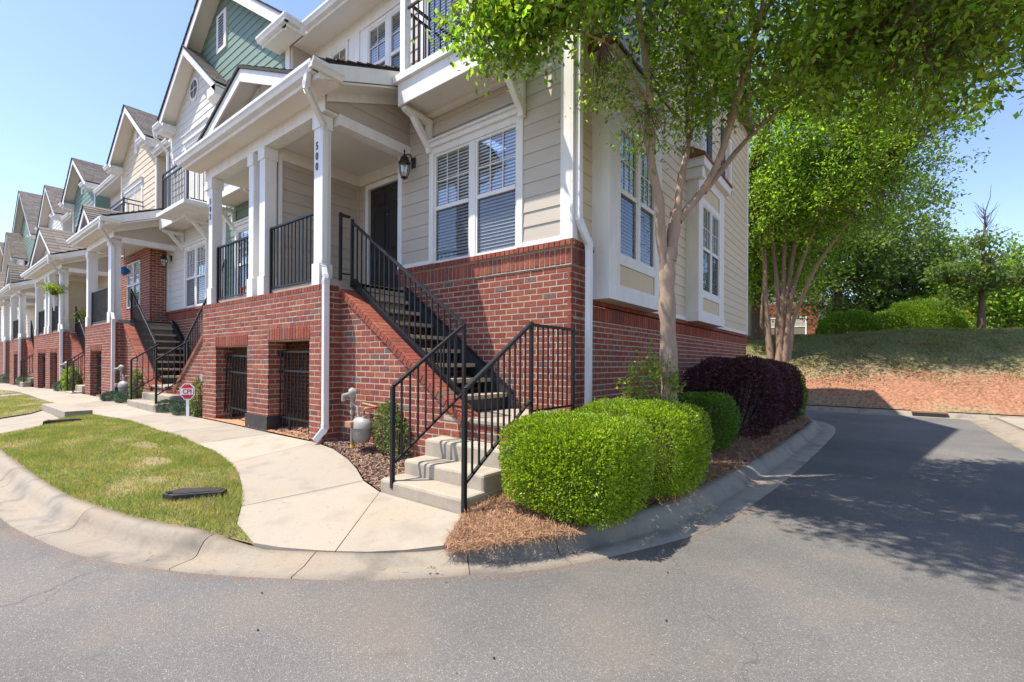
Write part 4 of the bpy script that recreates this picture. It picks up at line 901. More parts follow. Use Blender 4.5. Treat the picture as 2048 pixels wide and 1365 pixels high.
# ------------------------------------------------------------------ end townhouse (tan)
H = thing('townhouse', 'tan sided end townhouse with brick base and two box bays on its side wall', 'townhouse', (-5, 9, 0), 'townhouses of the row')
F5 = front(5.0); ES = east(-2.93); B = Bricks()
WIN = (-5.39, -3.77, 2.98, 4.67)
B.wall(F5, -6.25, -2.93, .1, 2.665, zref=2.665)
B.wall(F5, -13.3, -6.25, .2, 1.9, zref=2.665, off=.1)
B.soldier(F5, -6.25, -2.93, 2.672, 2.885, proud=.018)
B.soldier(F5, -6.27, -2.91, 2.893, 2.978, proud=.055, depth=.10)
B.wall(ES, 5.0, 15.3, .1, 2.0, zref=2.665, off=.05)
B.wall(ES, 5.0, 5.48, 2.0, 2.665, zref=2.665, off=.05)
B.soldier(ES, 5.0, 5.50, 2.672, 2.885, proud=.018); B.soldier(ES, 4.98, 5.52, 2.893, 2.978, proud=.055, depth=.10)
B.soldier(ES, 5.50, 15.3, 2.01, 2.21, proud=.012); B.soldier(ES, 5.50, 15.3, 2.218, 2.30, proud=.03, depth=.08)
mb = MB(); mb.box(-13.28, -2.938, 5.008, 5.25, -.2, 2.66)
mb.box(-3.2, -2.938, 5.26, 15.28, -.2, 2.20); mb.box(-6.24, -2.926, 4.992, 5.25, 2.665, 2.892); mb.box(-3.2, -2.939, 5.25, 5.47, 2.20, 2.66); mb.box(-3.2, -2.926, 5.251, 5.48, 2.661, 2.892)
mb.box(-6.25, -2.91, 4.965, 5.3, 2.893, 2.965); mb.box(-3.2, -2.912, 5.31, 5.5, 2.893, 2.965)
mb.build('mortar', 'mortar', H); B.finish(H, 300)
mb = MB(); sheath(mb, F5, -6.2, -2.95, 2.966, 8.3, [WIN, (-5.6, -3.9, 5.45, 7.5)], -.12, -.002)
hs = [(5.86, 7.10, 2.95, 4.55), (9.78, 11.01, 2.95, 4.58)]
sheath(mb, ES, 5.02, 5.5, 2.97, 8.3, [], -.12, -.002); sheath(mb, ES, 5.5, 15.28, 2.31, 8.3, [(a - .1, b + .1, c - .1, d + .1) for a, b, c, d in hs], -.12, -.002)
UW = [(-9.66, -8.50, 6.12, 7.88), (-7.72, -6.54, 5.92, 7.85)]; sheath(mb, front(5.45), -9.8, -6.25, 5.0, 8.3, UW, -.12, -.01); mb.box(-2.94, -9.8, 15.2, 15.29, 0, 8.3)
mb.box(-9.88, -9.8, 5.0, 15, 5.5, 8.3); sheath(mb, front(5.3), -7.9, -6.2, 2.4, 5.4, [(-7.52, -6.48, 2.4, 4.69)], -.15, -.01)
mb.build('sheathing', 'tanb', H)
siding(H, F5, -6.16, -3.07, 3.05, 5.35, 'tan', holes=[(-5.49, -3.67, 2.9, 4.89)], exp=.192)
siding(H, F5, -6.2, -3.07, 5.35, 8.15, 'tan', holes=[(-5.75, -3.8, 5.3, 7.65)], exp=.192)
boxes(H, 'corner_board', 'white', F5, (-6.25, -6.15, 0, .032, 2.98, 5.35), (-3.08, -2.93, 0, .03, 2.98, 8.15), bevel=.003)
MB().box(4.971, 5.09, 0, .03, 2.98, 8.15, ES).build('corner_board', 'white', H, bevel=.003)
boxes(H, 'skirt_board', 'white', F5, (-6.15, -5.49, 0, .025, 2.98, 3.045), (-3.67, -3.08, 0, .025, 2.98, 3.045))
MB().box(5.5, 15.15, 0, .022, 2.30, 2.375, ES).build('skirt_board', 'white', H)
MB().box(15.18, 15.3, 0, .03, 2.30, 8.2, ES).build('corner_board', 'white', H)
siding(H, ES, 5.09, 5.51, 2.98, 8.15, 'cream', zoff=2.93)
siding(H, ES, 5.51, 15.18, 2.375, 8.15, 'cream', holes=[(5.5, 7.4, 2.3, 5.5), (9.45, 11.43, 2.3, 5.5), (6.15, 7.35, 5.9, 7.75), (9.7, 10.9, 5.9, 7.75), (12.4, 13.3, 5.75, 7.4)])
window(H, F5, WIN[0], WIN[1], WIN[2] + .0, WIN[3], mull=.10, trim=.10, head=.07, slat=.048)
window(H, F5, -5.6, -3.9, 5.47, 7.45, sashes=2, cols=1, grid=1, rail=.02, trim=.13, slat=.05, screen=False)
# recessed entry wall with the front door
D5 = front(5.3)
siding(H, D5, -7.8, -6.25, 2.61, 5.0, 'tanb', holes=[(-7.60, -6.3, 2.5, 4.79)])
door(H, D5, -7.50, -6.50, 2.61, 4.68)
MB().box(-7.8, -6.2, .0, .03, 4.80, 4.998, D5).build('crown_band', 'soffit', H)
MB().box(-6.26, -6.24, -.3, -.001, 2.61, 4.98, F5).build('return_trim', 'white', H)
# second floor: white panelled wall, set back
U = front(5.45)
mb = MB(); sheath(mb, U, -9.9, -6.2, 5.3, 8.25, UW, 0, .015); mb.build('wall_panel', 'white', H)
for (a, b) in ((-9.9, -9.72), (-8.33, -8.02), (-6.4, -6.2)): MB().box(a, b, .015, .04, 5.3, 8.2, U).build('batten', 'white', H, bevel=.002)
MB().box(-9.72, -6.4, .015, .038, 7.96, 8.2, U).build('frieze_board', 'white', H)
window(H, U, -9.68, -8.48, 6.1, 7.90, trim=.06, mull=.11, cols=2, w=.018, slat=.05, rail=.45, screen=False, depth=.02)
window(H, U, -7.74, -6.52, 5.9, 7.87, trim=.06, mull=.11, cols=2, w=.018, slat=.05, rail=.62, depth=.02)
MB().box(-9.95, -9.88, 5.0, 5.45, 5.3, 8.2).build('return_wall', 'green', H)
MB().box(-9.87, -9.86, 5.12, 5.36, 5.3, 7.95).build('return_panel', 'green', H)
boxes(H, 'return_trim', 'white', WORLD, (-9.87, -9.855, 4.99, 5.12, 5.3, 8.2), (-9.87, -9.855, 5.36, 5.45, 5.3, 8.2), (-9.87, -9.856, 5.12, 5.36, 7.95, 8.2))
# eaves
MB().box(-9.95, -2.7, 4.97, 5.6, 8.2, 8.235).build('soffit', 'soffit', H); MB().box(-10.35, -9.27, 4.62, 4.99, 8.2, 8.235).build('soffit', 'soffit', H)
MB().box(-9.25, -2.7, 4.95, 4.97, 8.15, 8.34).build('fascia', 'white', H); MB().prism([(5.02, 8.3), (10.2, 11.7), (15.28, 8.3)], -.2, -.003, ES).build('gable_wall', 'cream', H)
boxes(H, 'fascia', 'white', WORLD, (-10.35, -9.274, 4.6, 4.622, 8.15, 8.34), (-9.272, -9.25, 4.6, 4.95, 8.15, 8.34))
gutter(H, front(4.95), -9.15, -2.68, 0, 8.21); gutter(H, front(4.6), -10.38, -9.14, 0, 8.21); gutter(H, east(-9.25), 4.5, 4.85, 0, 8.21)
SF = Fr((0, 0), (0, 1), (1, 0))
MB().prism([(4.9, 8.33), (10.2, 11.8), (15.5, 8.33)], -9.3, -2.7, SF).build('roof', 'shingle', H)
# balcony box over the window
for nm, (a, b, c, d, e, f), m_ in (('balcony_fascia', (-5.54, -3.58, 4.40, 4.43, 5.22, 5.55), 'white'), ('balcony_fascia', (-5.54, -5.51, 4.43, 4.98, 5.22, 5.55), 'white'), ('balcony_fascia', (-3.61, -3.58, 4.43, 4.98, 5.22, 5.55), 'white'),
      ('balcony_soffit', (-5.51, -3.61, 4.43, 4.98, 5.31, 5.33), 'soffit'), ('balcony_cap', (-5.59, -3.53, 4.35, 4.98, 5.551, 5.65), 'white'), ('balcony_ledger', (-5.51, -3.61, 4.90, 4.98, 5.24, 5.309), 'soffit')):
    MB().box(a, b, c, d, e, f).build(nm, m_, H, bevel=.003)
def bracket(root, x):
    k = MB(); Pf = Fr((0, 0), (0, 1), (1, 0))
    k.prism([(4.44, 5.215), (4.98, 5.215), (4.98, 5.13), (4.56, 5.13), (4.44, 5.17)], x - .045, x + .045, Pf)
    k.prism([(4.98, 5.129), (4.98, 4.70), (4.92, 4.70), (4.90, 4.76), (4.90, 5.129)], x - .044, x + .044, Pf)
    k.prism([(4.58, 5.129), (4.68, 5.129), (4.80, 5.0), (4.899, 4.87), (4.899, 4.77), (4.74, 4.94)], x - .043, x + .043, Pf)
    return k.build('bracket', 'white', root, bevel=.004)
bracket(H, -5.46); bracket(H, -3.67)
for x in (-5.47, -3.65): MB().box(x - .055, x + .055, 4.42, 4.53, 5.651, 8.15).build('balcony_post', 'white', H, bevel=.004)
rb = railing('balcony_railing', 'black balcony railing above the front window of the tan end townhouse', [((-5.40, 4.47, 5.74), (-3.72, 4.47, 5.74), 1.05)], 'balcony railings', gap=.115, two=True)
rb2 = railing('balcony_railing', 'short side panel of the black balcony railing of the tan end townhouse', [((-5.47, 4.54, 5.74), (-5.47, 4.97, 5.74), 1.05)], 'balcony railings', gap=.115, two=True)
rb3 = railing('balcony_railing', 'right side panel of the black balcony railing behind the crape myrtle leaves', [((-3.65, 4.54, 5.74), (-3.65, 4.97, 5.74), 1.05)], 'balcony railings', gap=.115, two=True)
# corner downspout
downspout(H, [(-2.865, 5.06, 8.2), (-2.865, 5.06, 3.22), (-2.80, 5.21, 2.93), (-2.80, 5.21, .45)], .07, .085)
# side bays
for (a, b, wa, wb) in ((5.50, 7.40, 5.84, 7.12), (9.45, 11.43, 9.76, 11.03)):
    bay = MB().box(a + .01, b - .01, .0, .25, 2.32, 2.36, ES).build('bay_window', 'white', H)
    E2 = east(-2.67)
    boxes(bay, 'bay_side', 'white', E2, (a, a + .02, -.26, 0, 2.30, 5.5), (b - .02, b, -.26, 0, 2.30, 5.5))
    MB().box(a + .02, wa, -.02, 0, 2.30, 5.4, E2).box(wb, b - .02, -.02, 0, 2.30, 5.4, E2).box(wa, wb, -.02, -.001, 2.30, 2.5, E2).box(wa, wb, -.02, -.001, 2.78, 2.9, E2).box(wa, wb, -.02, -.001, 4.66, 4.78, E2).box(wa, wb, -.02, -.001, 5.1, 5.4, E2).build('bay_frame', 'white', bay)
    MB().box(wa, wb, -.035, -.022, 2.5, 2.78, E2).build('bay_panel', 'panelc', bay); MB().box(wa, wb, -.035, -.022, 4.78, 5.1, E2).build('bay_panel', 'panelc', bay)
    MB().box(a - .015, b + .015, -.26, .015, 2.28, 2.47, E2).build('bay_skirt', 'white', bay, bevel=.003)
    window(H, E2, wa, wb, 2.9, 4.66, mull=.09, trim=0, w=-.015, slat=.05, cols=3)
    MB().box(a - .08, b + .08, -.26, .12, 5.30, 5.48, E2).build('bay_cornice', 'white', bay, bevel=.004)
    MB().box(a - .05, a + .15, -.26, .08, 5.08, 5.30, E2).build('bay_bracket', 'white', bay, bevel=.02)
    Bf = Fr((0, 0), (0, 1), (1, 0)); z0 = 5.482
    A_ = [(-2.93, a - .1, z0 + .30), (-2.93, b + .1, z0 + .30), (-2.52, b + .14, z0 + .04), (-2.52, a - .14, z0 + .04), (-2.52, b + .14, z0), (-2.52, a - .14, z0), (-2.93, a - .14, z0), (-2.93, b + .14, z0)]
    MB().add(A_, [(0, 1, 2, 3), (3, 2, 4, 5), (0, 3, 5, 6), (1, 7, 4, 2), (5, 4, 7, 6)]).build('bay_roof', 'copper', bay)
for (a, b, c, d) in ((6.25, 7.25, 6.0, 7.65), (9.8, 10.8, 6.0, 7.65), (12.5, 13.2, 5.85, 7.3)):
    window(H, ES, a + .1, b - .1, c + .1, d - .1, sashes=1, trim=.1, slat=.05)
    for s_ in (a - .42, b + .06) if a < 12 else (a - .4,):
        sh = MB().box(s_, s_ + .36, .018, .045, c, d, ES)
        for k in range(18): sh.box(s_ + .04, s_ + .32, .045, .055, c + .05 + k * (d - c - .1) / 18, c + .05 + (k + .6) * (d - c - .1) / 18, ES)
        sh.build('shutter', 'shutter', H)
lantern(-5.86, 5.0 - .02, 4.66, 'black coach lantern on the tan siding right of the black front door', 1.2)
# ------------------------------------------------------------------ porch and stairs at number 500 / 502
p0 = porch('nearest brick porch with a white gabled roof on five posts, numbered 500 and 502', -10.26, -5.98, [(-9.98, .17), (-8.26, .175), (-7.86, .19), (-6.19, .165)],
           [(-9.63, -8.32, 1.70), (-7.57, -6.33, 1.76)], (-10.2, -8.2, 6.22, -6.2), (-10.5, -5.62), party=(-8.1, -7.8, 'tanb', 0), numbers=((3, '500'), (0, '502')))
MB().box(-8.335, -7.555, 3.462, 3.49, .25, .57).box(-7.58, -7.552, 3.49, 3.77, .25, .57).build('tarred_base', 'plastic', p0)
porch_rail(-9.86, -8.38, 'black porch railing between the post numbered 502 and the middle posts')
porch_rail(-7.73, -6.30, 'black porch railing left of the white post numbered 500')
gate(-9.60, -8.34, .50, 1.58, 3.66, 'black iron bar gate in the left opening under the nearest porch, leaning', .10)
gate(-7.54, -6.35, .46, 1.62, 3.66, 'black iron bar gate in the right opening under the nearest porch', .03)
st0 = staircase('brick walled staircase climbing to the black front door, with three concrete steps at its foot', -5.98, 1, -2.93, 2.94,
    [(2.94, .262, -3.96, -2.79), (3.22, .415, -3.93, -2.80), (3.50, .60, -3.92, -2.82)], .1)
railing('stair_railing', 'black railing climbing beside the treads to the porch at number 500', [((-3.72, 3.90, 1.08), (-5.90, 3.90, 2.63), .81), ((-5.955, 3.74, 2.70), (-5.955, 3.88, 2.70), .83)], 'stair railings',
        posts=((-3.70, 3.90, .83, 1.90), (-5.92, 3.90, 2.52, 3.50), (-5.955, 3.735, 2.6, 3.56)), gap=.125)
railing('stair_railing', 'left black railing of the three concrete steps, its post bolted to the lowest step', [((-3.77, 2.955, .43), (-3.70, 3.86, 1.08), .775)], 'stair railings', posts=((-3.77, 2.95, .19, 1.20),), gap=.118)
railing('stair_railing', 'right black railing of the three concrete steps, next to the bright boxwood', [((-2.77, 2.94, .40), (-2.86, 4.03, 1.04), .815)], 'stair railings', posts=((-2.765, 2.925, .15, 1.215),), gap=.118)
railing('stair_railing', 'black guard panel along the edge of the landing against the brick corner', [((-2.86, 4.07, .93), (-2.865, 4.90, .93), .92)], 'stair railings', posts=((-2.86, 4.05, .78, 1.885), (-2.862, 4.93, .80, 1.87)), gap=.105)
# ------------------------------------------------------------------ green townhouse (502) and the rest of the row
G = thing('townhouse', 'green sided townhouse with the tallest gable, left of the tan end unit', 'townhouse', (-11, 9, 0), 'townhouses of the row')
mb = MB(); sheath(mb, F5, -13.3, -8.1, 2.6, 5.6, [(-12.5, -10.9, 3.0, 4.7)], -.12, -.002); mb.build('sheathing', 'green', G)
siding(G, F5, -13.15, -8.2, 2.66, 5.5, 'green', holes=[(-12.6, -10.8, 2.9, 4.9)])
MB().box(-13.3, -13.15, 0, .03, 2.6, 5.5, F5).build('corner_board', 'white', G)
window(G, F5, -12.5, -10.9, 2.98, 4.67, mull=.10, trim=.10, head=.07)
door(G, front(4.98), -9.75, -8.85, 2.61, 4.66, 'doorw')
for nm, (a, b, c, d, e, f), m_ in (('balcony_fascia', (-12.73, -10.70, 4.40, 4.43, 5.22, 5.55), 'white'), ('balcony_soffit', (-12.73, -10.70, 4.43, 4.98, 5.31, 5.33), 'soffit'), ('balcony_cap', (-12.78, -10.65, 4.35, 4.98, 5.551, 5.65), 'white'), ('balcony_fascia', (-10.73, -10.70, 4.43, 4.98, 5.22, 5.55), 'white')):
    MB().box(a, b, c, d, e, f).build(nm, m_, G)
bracket(G, -12.6); bracket(G, -10.8)
AX, AZ = -13.4, 11.22
gl = lambda x: AZ - (.685 * (AX - x) if x < AX else .705 * (x - AX))
MB().prism([(-17.2, 5.4), (-9.95, 5.4), (-9.95, gl(-9.95) - .15), (AX, AZ - .15), (-17.2, gl(-17.2) - .15)], -.12, -.002, F5).build('sheathing', 'green', G)
siding(G, F5, -17.0, -10.08, 5.45, 11.1, 'green', clip=lambda z: (AX - (AZ - .08 - z) / .685, AX + (AZ - .08 - z) / .705), holes=[(-17.2, -13.35, 5.0, 8.4), (-12.0, -11.0, 5.5, 7.5)], exp=.2)
MB().box(-10.08, -9.9, 0, .03, 5.4, 8.2, F5).build('corner_board', 'white', G)
gable_roof(G, -17.25, gl(-17.25), AX, AZ, -9.3, gl(-9.3), 4.6, 9.5, .24)
window(G, F5, -12.35, -10.85, 5.6, 7.3, trim=.12, head=.12)
v = MB().box(-13.75, -13.15, 0, .05, 9.55, 10.55, F5).build('gable_vent', 'white', G)
for k in range(11): MB().box(-13.6, -13.3, .05, .062, 9.66 + k * .075, 9.70 + k * .075, F5).build('vent_slat', 'shutter', v)
# white gable unit (504)
W = thing('townhouse', 'white sided townhouse with a round window in its small gable', 'townhouse', (-15.3, 9, 0), 'townhouses of the row')
FW = front(4.96)
MB().prism([(-17.3, 5.4), (-13.1, 5.4), (-13.1, 8.3), (-15.0, 9.85), (-17.3, 8.5)], -.06, -.002, FW).build('sheathing', 'whsid', W)
siding(W, FW, -17.1, -13.2, 5.45, 9.9, 'whsid', clip=lambda z: (-15.0 - (9.95 - z) / .685, -15.0 + (9.95 - z) / .81), holes=[(-16.0, -14.15, 5.4, 8.1), (-15.6, -14.95, 8.85, 9.48)], exp=.2)
gable_roof(W, -17.25, 8.46, -15.0, 10.06, -12.85, 8.32, 4.58, 5.0, .2, shing=True)
MB().box(-13.3, -12.85, 4.58, 4.98, 8.05, 8.28).build('eave_return', 'white', W)
MB().prism([(-15.28 + .33 * math.cos(a * math.pi / 12), 9.17 + .33 * math.sin(a * math.pi / 12)) for a in range(24)], -.02, .03, FW).build('round_window', 'white', W)
MB().prism([(-15.28 + .25 * math.cos(a * math.pi / 12), 9.17 + .25 * math.sin(a * math.pi / 12)) for a in range(24)], .03, .034, FW).build('pane', 'shutter', W)
MB().box(-15.29, -15.27, .034, .042, 8.92, 9.42, FW).box(-15.53, -15.291, .034, .041, 9.16, 9.18, FW).box(-15.269, -15.03, .034, .041, 9.16, 9.18, FW).build('muntin', 'white', W)
window(W, FW, -15.85, -14.3, 5.5, 7.65, cols=1, grid=3, rail=.1, trim=.13, head=.18, screen=False, slat=.06)
B = Bricks(); B.wall(F5, -17.6, -13.3, .2, 2.665, zref=2.665); B.soldier(F5, -17.6, -13.3, 2.672, 2.885, proud=.018); B.soldier(F5, -17.6, -13.3, 2.893, 2.978, proud=.055, depth=.10); B.finish(W, 60)
MB().box(-17.6, -13.31, 5.008, 5.2, -.2, 2.96).build('mortar', 'mortar', W)
mb = MB(); sheath(mb, F5, -17.6, -13.3, 2.966, 5.5, [(-16.0, -14.5, 3.05, 4.7)], -.12, -.002); mb.build('sheathing', 'whsid', W)
siding(W, F5, -17.5, -13.3, 3.0, 5.4, 'whsid', holes=[(-16.1, -14.4, 2.9, 4.9)])
MB().box(-17.62, -17.48, 0, .03, 2.98, 5.4, F5).build('corner_board', 'white', W)
window(W, F5, -16.0, -14.5, 3.0, 4.68, mull=.1, trim=.1, head=.07, slat=.06)
for nm, (a, b, c, d, e, f), m_ in (('balcony_fascia', (-16.26, -14.17, 4.40, 4.43, 5.22, 5.55), 'white'), ('balcony_soffit', (-16.26, -14.17, 4.43, 4.98, 5.31, 5.33), 'soffit'), ('balcony_cap', (-15.2, -13.15, 4.05, 4.98, 5.286, 5.38), 'white'), ('balcony_fascia', (-14.20, -14.17, 4.43, 4.98, 5.22, 5.55), 'white')):
    MB().box(a, b, c, d, e, f).build(nm, m_, W)
bracket(W, -16.15); bracket(W, -14.28)
railing('balcony_railing', 'black balcony railing on the white townhouse above its bracketed box', [((-16.2, 4.47, 5.74), (-14.25, 4.47, 5.74), 1.05)], 'balcony railings', gap=.115, two=True, posts=((-16.2, 4.47, 5.65, 6.81), (-14.22, 4.47, 5.65, 6.81)))
railing('balcony_railing', 'side panel of the black balcony railing on the white townhouse', [((-14.22, 4.52, 5.74), (-14.22, 4.94, 5.74), 1.05)], 'balcony railings', gap=.115, two=True)
lantern(-17.2, 4.98, 4.62, 'black coach lantern beside the window of the white townhouse', 1.2)
# recess between white and cream gables
def recess(root, xa, xb, m_, z=8.3):
    MB().box(xa, xb, .0, .02, 5.4, z, front(5.45)).build('recessed_wall', m_, root)
    MB().box(xa, xb, 4.97, 5.46, z - .08, z - .05).build('soffit', 'soffit', root); MB().box(xa, xb, 4.95, 4.97, z - .15, z + .05).build('fascia', 'white', root)
    gutter(root, front(4.95), xa, xb, 0, z - .08)
def foot(root, x, z, sgn, y=4.6):       # boxed eave return with gutter and elbow at a gable foot
    a, b = min(x, x - sgn * .45), max(x, x - sgn * .45)
    MB().box(a, b, y, 5.0, z - .22, z - .02).build('eave_return', 'white', root, bevel=.004)
    MB().box(a - .02, b + .02, y, 5.4, z - .02, z + .0).build('eave_cap', 'white', root)
    gutter(root, front(y), a - .05, b + .05, 0, z - .13); return
foot(W, -17.2, 8.55, -1)
downspout(W, [(-17.2, 4.5, 8.42), (-17.2, 4.55, 8.2), (-17.32, 4.9, 7.9), (-17.32, 4.92, 5.6)])
K = thing('townhouse', 'cream sided townhouse with a narrow gable vent, next to the white one', 'townhouse', (-21, 9, 0), 'townhouses of the row')
recess(K, -18.75, -17.3, 'whsid')
def gunit(root, m_, xl, zl, xa, za, xr, zr, win, join=True, vent=True, y1=10.5, exp=.2, zb=5.4):
    sl_ = (za - zl) / (xa - xl); sr = (za - zr) / (xr - xa)
    wl, wr = xl + .25, xr - .25
    MB().prism([(wl, zb), (wr, zb), (wr, zr + .1), (xa, za - .1), (wl, zl + .1)], -.12, -.002, F5).build('sheathing', m_, root)
    siding(root, F5, wl + .14, wr - .14, zb, za - .1, m_, clip=lambda z: (xa - (za - .1 - z) / sl_, xa + (za - .1 - z) / sr), holes=[(win[0] - .1, win[1] + .1, win[2], win[3] + .3)], exp=exp, join=join)
    for a in (wl, wr - .14): MB().box(a, a + .14, 0, .03, zb, min(zl, zr) - .1, F5).build('corner_board', 'white', root)
    gable_roof(root, xl, zl, xa, za, xr, zr, 4.6, y1, .22)
    window(root, F5, *win, trim=.13, head=.15, cols=1, grid=3, rail=.1, screen=False, slat=.08)
    if vent: MB().box(xa - .28, xa - .02, 0, .05, za - 1.5, za - .75, F5).box(xa - .19, xa - .11, .05, .055, za - 1.4, za - .85, F5).build('gable_vent', 'white', root)
    foot(root, xl + .05, zl - .02, -1); foot(root, xr - .05, zr - .02, 1)
    MB().box(wr + .003, wr + .02, 4.99, 5.46, zb, zr).build('return_wall', m_, root)
gunit(K, 'cream', -23.1, 8.8, -20.75, 10.36, -18.4, 8.62, (-22.1, -20.3, 5.6, 7.55), join=False)
for (a, b) in ((-23.7, -17.6),):
    mb = MB(); mb.box(a, b, 5.3, 5.45, 0, 5.5); mb.build('sheathing', 'cream', K)
B = Bricks(); TW = front(4.54); B.wall(TW, -22.0, -17.6, .3, 5.0, holes=[(-20.1, -18.6, 3.15, 4.75)], zref=2.435); B.wall(east(-17.6), 4.54, 5.0, .3, 5.0, zref=2.435, off=.05)
B.finish(K, 80); mb = MB(); sheath(mb, TW, -22, -17.608, 0, 5, [(-20.1, -18.6, 3.15, 4.75)], -.12, -.008); mb.box(-17.8, -17.608, 4.66, 5.0, 0, 5); mb.build('mortar', 'mortar', K)
window(K, TW, -20.05, -18.65, 3.2, 4.7, trim=0, slat=.07)
railing('balcony_railing', 'black balcony railing above the second porch roof', [((-22.4, 4.45, 5.9), (-20.1, 4.45, 5.9), 1.05), ((-20.1, 4.45, 5.9), (-20.1, 4.98, 5.9), 1.05)], 'balcony railings', gap=.12, two=True, posts=((-20.1, 4.45, 5.8, 7.0),))
MB().box(-22.5, -20.0, 4.4, 5.0, 5.5, 5.82).build('balcony_floor', 'white', K)
G2 = thing('townhouse', 'second green sided townhouse, beyond the cream one', 'townhouse', (-29, 9, 0), 'townhouses of the row')
recess(G2, -26.6, -23.1, 'whsid', 8.7); gunit(G2, 'green', -31.7, 9.15, -29.25, 10.75, -26.7, 9.1, (-30.2, -28.3, 5.7, 7.6))
W2 = thing('townhouse', 'second white sided townhouse, beyond the second green gable', 'townhouse', (-36.3, 9, 0), 'townhouses of the row')
recess(W2, -33.6, -31.8, 'whsid', 8.8); gunit(W2, 'whsid', -38.7, 9.15, -36.3, 11.1, -33.6, 9.05, (-37.2, -35.4, 5.7, 7.6))
G3 = thing('townhouse', 'farthest green gabled townhouse with a small white gable in front', 'townhouse', (-46.3, 9, 0), 'townhouses of the row')
gunit(G3, 'green', -51.0, 9.6, -46.3, 13.0, -41.2, 9.2, (-45.5, -43.9, 5.7, 7.6), y1=13)
gable_roof(G3, -51.0, 7.9, -48.3, 10.4, -45.8, 8.3, 4.2, 5.0, .22)
MB().prism([(-50.5, 5), (-46.2, 5), (-46.2, 8.4), (-48.3, 10.2), (-50.5, 8.2)], 0, .06, front(4.9)).build('gable_wall', 'whsid', G3)
recess(G3, -41.2, -38.7, 'whsid', 8.8)
C5 = thing('townhouse', 'last cream townhouse at the far left end of the row', 'townhouse', (-56, 9, 0), 'townhouses of the row')
gunit(C5, 'cream', -62.0, 8.2, -57.5, 11.2, -52.5, 8.6, (-58, -56, 5.7, 7.6), y1=12)
for root, a, b, m_ in ((G2, -31.5, -23.7, 'cream'), (W2, -41.2, -31.5, 'whsid'), (G3, -52.0, -41.2, 'cream'), (C5, -63, -52, 'whsid')):
    MB().box(a, b, 5.0, 5.2, -.2, 5.5).build('wall', m_, root)
    siding(root, F5, a, b, 2.98, 5.4, m_, join=True)
    BB = Bricks(); BB.wall(F5, a, b, 0, 2.98, zref=2.435); BB.finish(root, 0); MB().box(a, b, .0, .004, 0, 2.98, F5).build('mortar', 'mortar', root)
for k_, (a, b, cols, opens, ped, gut, party, lab) in enumerate((
    (-20.1, -16.85, [(-19.98, .24), (-17.3, .24)], [(-19.4, -18.0, 1.74)], (-20.5, -19.3, 6.2, -18.2), (-20.45, -16.2), None, 'second brick porch along the row, with one gated opening and a small gable'),
    (-30.1, -24.1, [(-29.9, .24), (-27.5, .24), (-26.7, .24), (-24.5, .24)], [(-29.1, -27.2, 1.74), (-26.2, -24.7, 1.74)], (-30.3, -27.3, 6.9, -24.4), (-30.5, -23.7), (-27.2, -26.9, 'cream', 0), 'third brick porch along the row, with two gated openings'),
    (-38.4, -34.7, [(-38.2, .24), (-35.1, .24)], [(-36.7, -35.3, 1.74)], (-38.6, -37.0, 6.6, -35.6), (-38.8, -34.2), None, 'fourth brick porch along the row, with one gated opening'),
    (-46, -41, [(-45.8, .24), (-41.5, .24)], [], (-46.3, -43.5, 6.9, -40.8), (-46.4, -40.6), None, 'farthest brick porch at the left edge'))):
    porch(lab, a, b, cols, opens, ped, gut, party, limit=140 if k_ == 0 else 0)
porch_rail(-19.8, -17.5, 'black porch railing on the second brick porch')
porch_rail(-29.7, -27.7, 'left black porch railing on the third brick porch'); porch_rail(-26.5, -24.7, 'right black porch railing on the third brick porch')
porch_rail(-38.0, -35.3, 'black porch railing on the fourth brick porch')
gate(-19.35, -18.05, .5, 1.6, 3.66, 'black iron bar gate under the second porch', .02)
gate(-29.05, -27.25, .4, 1.6, 3.66, 'left black iron bar gate under the third porch'); gate(-26.15, -24.75, .4, 1.6, 3.66, 'right black iron bar gate under the third porch')
gate(-36.65, -35.35, .3, 1.6, 3.66, 'black iron bar gate under the fourth porch')
def rails(xs, d, xa, xb, y0, z0, lab):
    railing('stair_railing', 'black sloping railing of the %s' % lab, [((xs + d * 2.26, 3.90, 1.08), (xs + d * .08, 3.90, 2.63), .81)], 'stair railings', posts=((xs + d * 2.28, 3.9, .83, 1.9), (xs + d * .06, 3.9, 2.52, 3.5)), gap=.125)
    if xa is not None:
        railing('stair_railing', 'left short black railing at the foot of the %s' % lab, [((xa, y0, z0), (xa, 3.85, 1.08), .78)], 'stair railings', posts=((xa, y0, z0 - .25, z0 + .79),), gap=.13)
        railing('stair_railing', 'right short black railing at the foot of the %s' % lab, [((xb, y0, z0), (xb, 3.85, 1.08), .78)], 'stair railings', posts=((xb, y0, z0 - .25, z0 + .79), (xb, 3.88, .8, 1.88)), gap=.13)
staircase('brick walled staircase running down left from the porch numbered 502', -10.26, -1, -13.4, 3.2, [], .3, limit=60)
staircase('brick walled staircase running down right from the second porch, sharing a landing', -16.85, 1, -12.4, 3.2, [(3.24, .50, -14.3, -12.15), (3.52, .67, -14.25, -12.2)], .3, limit=60)
rails(-10.26, -1, None, None, 0, 0, 'staircase left of the porch numbered 502'); rails(-16.85, 1, -14.15, -12.3, 3.29, .68, 'staircase right of the second porch')
for xs, lab in ((-24.1, 'third'), (-34.7, 'fourth')):
    staircase('brick walled staircase running down right from the %s porch' % lab, xs, 1, xs + 3.6, 3.2, [(3.24, .40, xs + 2.5, xs + 3.5), (3.5, .6, xs + 2.5, xs + 3.5)], .2, limit=0)
    rails(xs, 1, xs + 2.55, xs + 3.45, 3.29, .62, 'staircase right of the %s porch' % lab)
lantern(-23.0, 4.98, 4.5, 'small coach lantern by the third porch', 1.3)
lantern(-33.5, 4.98, 4.5, 'farthest small coach lantern along the row', 1.3)
